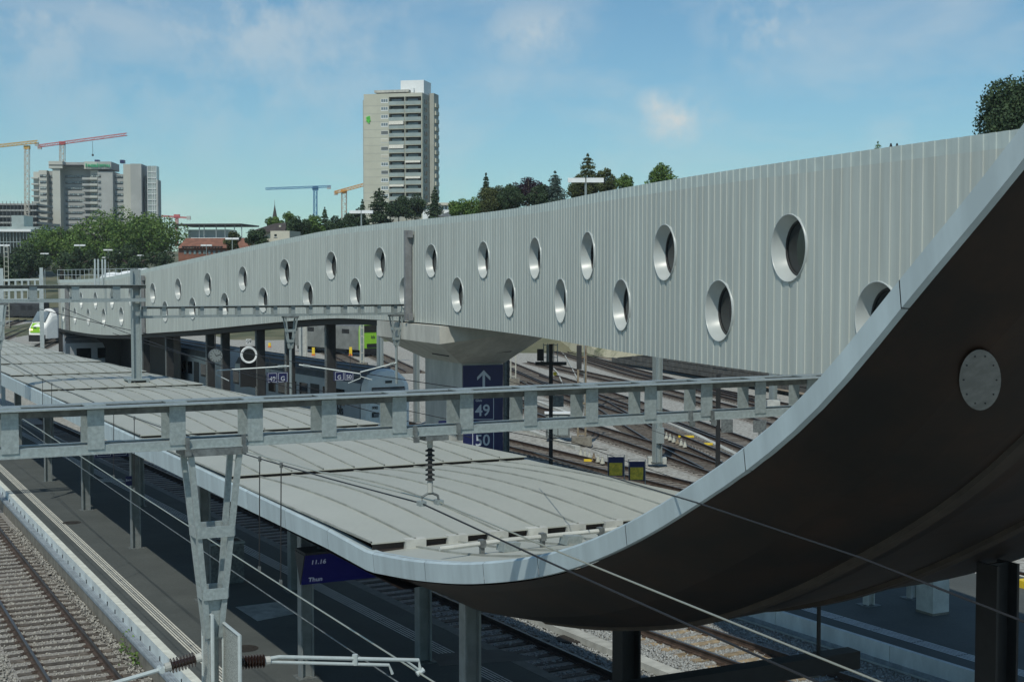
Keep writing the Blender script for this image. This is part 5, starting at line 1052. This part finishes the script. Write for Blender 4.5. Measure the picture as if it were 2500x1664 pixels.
tree(1320, 1390, 422, 500, 235, 'blue', 'blue green cedar with drooping branches', 'cone', 2600, .5, name='conifer'); tree(1395, 1475, 380, 480, 230, 'olive', 'tall ragged spruce behind the large light mast', 'cone', 3000, .5, name='conifer'); tree(1440, 1510, 415, 475, 225, 'olive', 'rounded green tree right of the large light mast', n=2200, leaf=.5); tree(1507, 1548, 424, 475, 215, 'leaf', 'small round tree above the footbridge edge', n=1400, leaf=.45); tree(1578, 1658, 396, 470, 200, 'leaf', 'wide light green tree above the footbridge', n=2400, leaf=.45)
tree(2118, 2168, 350, 430, 150, 'leaf', 'tiny treetop peeking over the footbridge roof', 'cone', 900, .3, name='conifer'); tree(2402, 2620, 178, 400, 130, 'dark', 'large leafy tree at the upper right corner', n=22000, leaf=.5, nb=90, zg=2)
tree(1180, 1262, 455, 530, 238, 'olive', 'broad olive green tree in front of the pointed conifer', n=2600, leaf=.5); tree(1290, 1365, 455, 510, 236, 'dark', 'dark green tree between copper beech and cedar', n=2200, leaf=.5); tree(1385, 1450, 430, 490, 228, 'olive', 'olive tree left of the large light mast pole', n=2200, leaf=.5); tree(1120, 1180, 485, 540, 240, 'leaf', 'light green shrubby tree left of the conifer group', n=1800, leaf=.5)
for k, (px, py) in enumerate(((2175, 361), (2190, 361))):
    c = D(px, py, 40); b = MB(); b.lathe(c - Vector((0, 0, .06)), UP, [(0, .02), (.05, .05), (.11, .04), (.14, .03), (.17, .028), (.19, .01)], 8); tag(b.build('bird', 'black', at=c), 'small dark bird perched on the footbridge edge, %s of two' % ['left', 'right'][k], 'bird')

# ================================================================== TOWN BEHIND
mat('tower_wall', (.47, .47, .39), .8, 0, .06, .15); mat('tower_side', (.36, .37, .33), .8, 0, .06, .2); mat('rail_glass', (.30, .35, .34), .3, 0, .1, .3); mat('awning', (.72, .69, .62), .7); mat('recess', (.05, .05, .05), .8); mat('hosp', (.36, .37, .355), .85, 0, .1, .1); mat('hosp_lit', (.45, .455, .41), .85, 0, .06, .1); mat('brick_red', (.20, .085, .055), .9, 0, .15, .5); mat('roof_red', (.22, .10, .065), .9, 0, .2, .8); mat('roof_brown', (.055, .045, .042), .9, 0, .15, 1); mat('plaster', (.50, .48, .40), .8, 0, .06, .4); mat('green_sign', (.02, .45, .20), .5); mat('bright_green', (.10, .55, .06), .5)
class Fr:                                               # local frame of a distant building: photo pixels on its front plane
    def __init__(s, px, y, rot): s.o = D(px, 670, y); s.o.z = 0; s.y = y; s.k = y / F; s.px = px; s.x = Vector((math.cos(rot), math.sin(rot), 0)); s.d = Vector((-s.x.y, s.x.x, 0))
    def X(s, px): return s.o + s.x * ((px - s.px) * s.k / max(.3, s.x.x))
    def Z(s, py): return H + (670 - py) * s.k
    def box(s, b, x0, x1, y0, y1, d0, d1): P = s.X(x0); return b.obox(P + s.d * d0 + UP * s.Z(y1), s.X(x1) - P, s.d * (d1 - d0), UP * (s.Z(y0) - s.Z(y1)))
fr = Fr(890, 500, R(-13)); tw = thing('apartment_tower', fr.X(960) + UP * 15, 'beige high rise apartment tower with balconies and a green emblem', 'building')
def part(name, m, root, fr_, *boxes, par=None):
    b = MB()
    for bx_ in boxes: fr_.box(b, *bx_)
    return b.build(name, m, par or root)
FY = [250 + 19.05 * k for k in range(14)]
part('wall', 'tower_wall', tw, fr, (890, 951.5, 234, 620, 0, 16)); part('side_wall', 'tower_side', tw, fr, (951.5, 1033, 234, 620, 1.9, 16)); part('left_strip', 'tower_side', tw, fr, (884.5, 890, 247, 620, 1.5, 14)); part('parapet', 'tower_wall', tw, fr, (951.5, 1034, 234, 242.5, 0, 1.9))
for x0, x1 in ((951.2, 952.4), (990.6, 992.4), (1031.5, 1034)): part('fin', 'tower_wall', tw, fr, (x0, x1, 242.5, 620, 0, 1.9))
part('rear_wing', 'tower_side', tw, fr, (1034, 1045, 228, 620, 9, 15)); part('roof_box', 'white', tw, fr, (975, 1032, 201, 234, 3, 12)); part('roof_slab', 'concrete', tw, fr, (915, 1000, 225, 231, .5, 8)); part('plant_room', 'recess', tw, fr, (925, 990, 231, 234, 1.5, 8)); part('vent_duct', 'white', tw, fr, (1003, 1010, 221, 232, 1.5, 2.6))
for k, y in enumerate(FY):
    y0, y1 = y - 6.5, y + 12.5
    part('floor_joint', 'tower_side', tw, fr, (890, 951, y1 - .4, y1 + .5, -.02, .1))
    w_ = part('window', 'white', tw, fr, (932.5, 950.5, y - 3.2, y + 6.5, -.06, .1)); st = random.random()
    if st < .6:
        for j in range(3): part('pane', 'glass_pale', tw, fr, (933.5 + j * 5.6, 938.2 + j * 5.6, y - 2.6, y + 4.0, -.12, -.05), par=w_)
    else: part('blind', 'galv_dull' if st < .8 else 'plaster', tw, fr, (933, 950, y - 2.6, y + 5.2, -.12, -.05), par=w_)
    for x0, x1 in ((952.6, 990.4), (992.6, 1031.3)):
        part('balcony_slab', 'tower_wall', tw, fr, (x0, x1, y1 - 1.1, y1 + .7, -.25, 1.9)); part('railing', 'rail_glass', tw, fr, (x0, x1, y + 3.2, y1 - 1.1, -.3, -.15)); rc = part('loggia_wall', 'recess', tw, fr, (x0, x1, y0, y1 - 1, 1.75, 1.95)); part('glazing', 'glass_pale' if random.random() < .8 else 'galv_dull', tw, fr, (x0 + 3, x0 + 28, y0 + 3.2, y1 - 1.5, 1.6, 1.76), par=rc)
        if (k, x0 < 970) in ((3, True), (6, True), (8, False), (10, False), (11, True)): part('awning', 'awning', tw, fr, (x0 + .5, x1 - 1.5, y0 + .3, y0 + (8.5 if k in (3, 6) else 5), -.6, -.35))
    part('side_window', 'glass', tw, fr, (1034.0, 1034.2, y - 2, y + 7, 3, 6)); part('rear_balcony', 'tower_wall', tw, fr, (1045, 1048.5, y + 2, y1 - 1, 10, 14)); 
for k in range(13):
    an = k * 2.4; x_ = 902 + 4.6 * math.cos(an) * math.sqrt((k + 1) / 13); y_ = 295 + 8 * math.sin(an) * math.sqrt((k + 1) / 13)
    part('emblem', 'bright_green', tw, fr, (x_ - 1.6, x_ + 1.6, y_ - 1.5, y_ + 1.5, -.25 - .01 * k, .02))
# hospital block
fh = Fr(83, 800, R(4)); ho = thing('hospital', fh.X(220) + UP * 20, 'large grey concrete hospital block with stacked window bands and green lettering', 'building')
HF = [428 + 14.7 * k for k in range(10)]
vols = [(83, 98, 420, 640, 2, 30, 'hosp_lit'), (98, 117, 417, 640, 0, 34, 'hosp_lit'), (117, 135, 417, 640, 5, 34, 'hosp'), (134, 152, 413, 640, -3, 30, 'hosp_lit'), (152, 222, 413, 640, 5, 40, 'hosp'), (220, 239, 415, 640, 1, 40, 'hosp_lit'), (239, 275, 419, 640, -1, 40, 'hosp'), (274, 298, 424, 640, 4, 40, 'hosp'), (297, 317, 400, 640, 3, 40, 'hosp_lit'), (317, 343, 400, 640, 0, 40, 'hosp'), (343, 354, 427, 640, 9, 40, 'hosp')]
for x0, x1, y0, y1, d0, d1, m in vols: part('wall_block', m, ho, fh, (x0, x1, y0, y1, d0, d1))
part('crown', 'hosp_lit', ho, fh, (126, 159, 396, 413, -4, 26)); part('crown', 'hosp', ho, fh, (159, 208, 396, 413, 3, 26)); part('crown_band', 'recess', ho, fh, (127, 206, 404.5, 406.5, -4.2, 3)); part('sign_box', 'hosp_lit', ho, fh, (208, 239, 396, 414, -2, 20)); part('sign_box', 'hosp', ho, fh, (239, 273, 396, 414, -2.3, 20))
for px in (229, 290): part('roof_plant', 'blue', ho, fh, (px - 5, px + 5, 388, 396, 8, 12))
for y in HF:
    for x0, x1, d in ((101, 116, -.3), (118, 134, 4.7), (156, 201, 4.7), (222, 238, .7), (240, 247, -1.3), (277, 296, 3.7), (344, 353, 8.7)):
        wn = part('window_band', 'glass' if x0 in (222, 277) else 'recess', ho, fh, (x0, x1, y - .5, y + 5.5, d, d + .3)); n_ = max(2, int((x1 - x0) / 5.2)); sw = (x1 - x0) / n_
        for j in range(n_): part('pane', 'glass_pale' if random.random() < .65 else 'rail_glass', ho, fh, (x0 + j * sw + .5, x0 + (j + 1) * sw - .5, y, y + (4.2 if random.random() < .7 else 2.8), d - .2, d), par=wn)
    part('balcony', 'hosp', ho, fh, (202, 221, y + 6, y + 11.5, -1, 5)); part('balcony', 'hosp_lit', ho, fh, (220.5, 238.5, y + 6, y + 11.5, -1.5, 1)); part('balcony', 'hosp_lit', ho, fh, (81, 98, y + 6, y + 9.5, -1, 2)); part('balcony_gap', 'recess', ho, fh, (203, 219, y + 3.5, y + 6, 4.5, 5.1))
text('INSEL', 2.2, fh.X(217) - fh.d * 2.6 + UP * fh.Z(409), fh.x, UP, 'green_sign', ho, depth=.3); text('SPITAL', 2.2, fh.X(244) - fh.d * 2.9 + UP * fh.Z(409), fh.x, UP, 'green_sign', ho, depth=.3)
for cx_ in (214.5, 241.8): part('emblem', 'green_sign', ho, fh, (cx_ - 1.6, cx_ + .2, 401, 409, -3.2, -2.2))
part('stair_core', 'glass', ho, fh, (348, 355, 430, 640, 4, 12)); part('dark_edge', 'hosp', ho, fh, (377, 381, 438, 640, 2, 12)); sc_ = part('glass_stair', 'rail_glass', ho, fh, (355, 377, 404, 640, 3, 12))
for x_ in (355, 366, 371, 376): part('mullion', 'white', ho, fh, (x_, x_ + 1, 404, 640, 2.7, 3), par=sc_)
for k in range(10): part('transom', 'white', ho, fh, (355, 377, 419 + 13.5 * k, 420.2 + 13.5 * k, 2.6, 2.98), par=sc_)
# glass pavilion and building site at the left edge
fg = Fr(0, 520, R(3)); gb = thing('glass_building', fg.X(30) + UP * 10, 'modern glass building with pale roof edge at the left edge', 'building'); part('roof_edge', 'white', gb, fg, (-60, 78, 560, 566, -1.5, 30)); part('roof_unit', 'rail_glass', gb, fg, (14, 44, 524, 556, 8, 20)); part('facade', 'glass', gb, fg, (-60, 72, 566, 600, .3, 28)); part('floor_edge', 'galv', gb, fg, (-60, 73, 590, 592, -.2, 1)); part('base', 'glass', gb, fg, (-60, 72, 600, 660, 2, 28)); part('penthouse', 'rail_glass', gb, fg, (-60, 100, 553, 560, 3, 25))
for x_ in range(-55, 72, 8): part('mullion', 'galv', gb, fg, (x_, x_ + 1.3, 566, 618, -.1, .5))
fs = Fr(0, 760, R(2)); sc2 = thing('building_site', fs.X(20) + UP * 15, 'half built concrete frame in scaffolding behind the glass building', 'building'); part('core', 'hosp', sc2, fs, (-80, 88, 540, 640, 12, 30))
for y in (497, 512, 527, 542): part('floor_slab', 'hosp', sc2, fs, (-80, 90, y, y + 4, 0, 30))
for x_ in range(-70, 92, 9): part('scaffold_pole', 'galv_dull', sc2, fs, (x_, x_ + .9, 492, 600, -1.5, -1.2))
part('scaffold_back', 'recess', sc2, fs, (-80, 86, 500, 600, 6, 7))
# cranes
for nm_, c_ in (('crane_yellow', (.55, .33, .07)), ('crane_red', (.50, .10, .10)), ('crane_blue', (.06, .20, .38)), ('crane_orange', (.60, .28, .05)), ('crane_pale', (.45, .42, .36))): mat(nm_, c_, .6, 0, .1, 1)
def lattice(P0, P1, wd_, bar, n, tri=False):
    b = MB(); P0 = Vector(P0); P1 = Vector(P1); ax = (P1 - P0).normalized(); u = Vector((0, 1, 0)); s_ = ax.cross(u).normalized()
    offs = [(-.5, -.5), (.5, -.5), (.5, .5), (-.5, .5)]
    for a_, c_ in offs: b.beam(P0 + s_ * a_ * wd_ + u * c_ * wd_, P1 + s_ * a_ * wd_ + u * c_ * wd_, bar, bar)
    for k in range(n):
        q0 = P0.lerp(P1, k / n); q1 = P0.lerp(P1, (k + 1) / n); sg2 = 1 if k % 2 else -1
        b.beam(q0 - s_ * wd_ * .5 * sg2 - u * wd_ * .5, q1 + s_ * wd_ * .5 * sg2 - u * wd_ * .5, bar * .8, bar * .8); b.beam(q0 - s_ * wd_ * .5 - u * wd_ * .5, q0 + s_ * wd_ * .5 - u * wd_ * .5, bar * .8, bar * .8)
    return b
def crane(mx_, ytop, ybot, jx0, jy0, jx1, jy1, y, m, m2, label, wm=14, wj=7, cab=True, cw=None):
    k = y / F; T0 = D(mx_, ytop, y); B0 = D(mx_, ybot, y); r = thing('tower_crane', B0, label, 'crane'); lattice(B0, T0, wm * k * .8, 1.6 * k, max(6, int((ybot - ytop) / 9))).build('mast', m2, r)
    J0, J1 = D(jx0, jy0, y - 1), D(jx1, jy1, y - 1); lattice(J0, J1, wj * k * .7, 1.3 * k, 18).build('jib', m, r)
    if cab: b = MB(); b.cbox(T0 + UP * 2 * k, Vector((14 * k, 0, 0)), Vector((0, 8 * k, 0)), UP * 9 * k); b.build('slewing_cab', m, r)
    if cw: q = D(cw[0], cw[1], y - 1); b = MB(); b.cbox(q, Vector((9 * k, 0, 0)), Vector((0, 5 * k, 0)), UP * 9 * k); b.build('counterweight', 'concrete_light', r)
    return r
crane(66, 362, 575, -8, 357, 92, 346, 700, 'crane_yellow', 'crane_pale', 'yellow tower crane at the left edge beside the hospital', 12, 9, cw=(90, 352)); cr = crane(152, 352, 400, 93, 357, 310, 328, 880, 'crane_red', 'crane_pale', 'red and white tower crane rising behind the hospital', 13, 8, cw=(97, 360))
q = D(226, 345, 878); b = MB(); b.tube([q, q - UP * 8], .12, 5); b.cbox(q - UP * 8.5, Vector((1, 0, 0)), Vector((0, 1, 0)), UP * 1.2); b.build('hook', 'dark', cr)
crane(770, 462, 530, 649, 461, 808, 455, 900, 'crane_blue', 'crane_blue', 'blue tower crane left of the apartment tower', 9, 6, cw=(803, 457)); crane(840, 470, 545, 818, 470, 892, 450, 620, 'crane_orange', 'crane_pale', 'orange tower crane half hidden by the apartment tower', 14, 9, cw=(820, 472)); crane(432, 530, 600, 382, 526, 463, 532, 1200, 'crane_red', 'crane_red', 'small distant red tower crane behind the tree', 6, 4, cw=(461, 532))
# steel pavilion, red roofed block, church spire, houses
fp = Fr(425, 420, R(-6)); pv = thing('steel_pavilion', fp.X(500) + UP * 8, 'open steel framed roof pavilion above the red roofed building', 'building'); part('roof_deck', 'dark', pv, fp, (424, 595, 547, 550.5, -1, 18))
for x_ in (434, 452, 488, 500, 530, 552, 575, 593): part('steel_column', 'galv', pv, fp, (x_, x_ + 1.4, 550, 590, 0, .4))
part('clad_box', 'rail_glass', pv, fp, (450, 552, 560, 582, 4, 12)); part('terrace', 'white', pv, fp, (470, 600, 581, 584, -2, 14))
fb = Fr(440, 330, R(-4)); rb = thing('red_roofed_building', fb.X(500) + UP * 2, 'long brick building with weathered red tile roof and dormers', 'building'); b = MB(); z0, z1 = fb.Z(606), fb.Z(580); P = fb.X(436); Q = fb.X(610)
b.face([P - fb.d * .8 + UP * z0, Q - fb.d * .8 + UP * z0, Q + fb.d * 6 + UP * z1, P + fb.d * 6 + UP * z1]); b.face([P + fb.d * 6 + UP * z1, Q + fb.d * 6 + UP * z1, Q + fb.d * 13 + UP * z0, P + fb.d * 13 + UP * z0]); b.build('roof', 'roof_red', rb); part('wall', 'brick_red', rb, fb, (436, 610, 606, 670, 0, 12))
for j in range(14): part('dormer', 'roof_brown', rb, fb, (448 + j * 7.2, 452 + j * 7.2, 601, 605, -1.0, 1.5))
for j in range(9): part('window', 'glass_pale', rb, fb, (450 + j * 12, 456 + j * 12, 612, 620, -.1, .2))
sp0 = D(671, 540, 700); b = MB(); b.lathe(sp0 - UP * 12, UP, [(0, 1.6), (10, 1.6), (12.5, 1.5), (15, 1.0), (20, .12), (22.5, .05)], 8); ch = tag(b.build('church_spire', 'roof_brown', at=sp0 - UP * 12), 'thin dark church spire above the trees', 'spire')
fx = Fr(604, 290, R(-10)); hs = thing('house', fx.X(650), 'house with dark hipped roof and small chimney left of the trees', 'building'); b = MB(); P = [fx.X(604) + UP * fx.Z(569) - fx.d * 1, fx.X(702) + UP * fx.Z(566) - fx.d * 1, fx.X(702) + UP * fx.Z(566) + fx.d * 9, fx.X(604) + UP * fx.Z(569) + fx.d * 9]; q0_, q1_ = fx.X(655) + UP * fx.Z(545) + fx.d * 4, fx.X(690) + UP * fx.Z(542) + fx.d * 4
b.face([P[0], P[1], q1_, q0_]); b.face([P[1], P[2], q1_]); b.face([P[2], P[3], q0_, q1_]); b.face([P[3], P[0], q0_]); rf = b.build('roof', 'roof_brown', hs); part('wall', 'plaster', hs, fx, (612, 698, 568, 640, 0, 8)); part('chimney', 'plaster', hs, fx, (678, 683, 550, 560, 1.5, 2.4), par=rf)
fy = Fr(661, 250, R(-10)); h2 = thing('house', fy.X(680), 'pale flat roofed annex with one small window', 'building'); part('wall', 'plaster', h2, fy, (661, 709, 564, 640, 0, 6)); part('lower_wing', 'plaster', h2, fy, (609, 664, 583, 640, .4, 6)); w_ = part('window', 'glass', h2, fy, (671, 677, 572, 578, -.06, .1)); part('slot', 'recess', h2, fy, (629, 641, 590, 592, .3, .5)); part('sill', 'white', h2, fy, (670, 678, 578, 579, -.15, .05), par=w_)
fz = Fr(1070, 330, R(-5)); h3 = thing('house', fz.X(1095), 'white low house with flat roof right of the tower', 'building'); part('roof_edge', 'plaster', h3, fz, (1030, 1122, 496, 502, -.8, 10)); part('wall', 'white', h3, fz, (1032, 1120, 502, 560, 0, 9))
for j in range(5): part('window', 'glass', h3, fz, (1080 + j * 8, 1083 + j * 8, 504, 511, -.06, .1))
f4 = Fr(1090, 270, R(-5)); h4 = thing('house', f4.X(1110), 'low house with grey pitched roof behind the shrubby tree', 'building'); b = MB(); P = f4.X(1068); Q = f4.X(1160); z0, z1 = f4.Z(529), f4.Z(508); b.face([P + UP * z0, Q + UP * z0, Q - f4.x * 1.5 + f4.d * 4 + UP * z1, P + f4.x * 3 + f4.d * 4 + UP * z1]); b.face([P + f4.x * 3 + f4.d * 4 + UP * z1, Q - f4.x * 1.5 + f4.d * 4 + UP * z1, Q + f4.d * 8 + UP * z0, P + f4.d * 8 + UP * z0]); b.face([P + UP * z0, P + f4.x * 3 + f4.d * 4 + UP * z1, P + f4.d * 8 + UP * z0]); b.build('roof', 'galv_dull', h4); part('wall', 'plaster', h4, f4, (1072, 1156, 528, 570, .5, 7))

# ================================================================== AIR
mh = bpy.data.materials.new('haze'); mh.use_nodes = True; mh.node_tree.nodes.clear(); vo = mh.node_tree.nodes.new('ShaderNodeVolumePrincipled'); ou = mh.node_tree.nodes.new('ShaderNodeOutputMaterial'); mh.node_tree.links.new(vo.outputs[0], ou.inputs['Volume'])
vo.inputs['Color'].default_value = (.80, .90, .97, 1); vo.inputs['Density'].default_value = .00012; MATS['haze'] = mh
b = MB(); b.obox(Vector((-910, -70, -1.8)), Vector((2420, 0, 0)), Vector((0, 1680, 0)), Vector((0, 0, 135))); tag(b.build('haze', 'haze', at=(0, 0, -1.8)), kind='stuff')
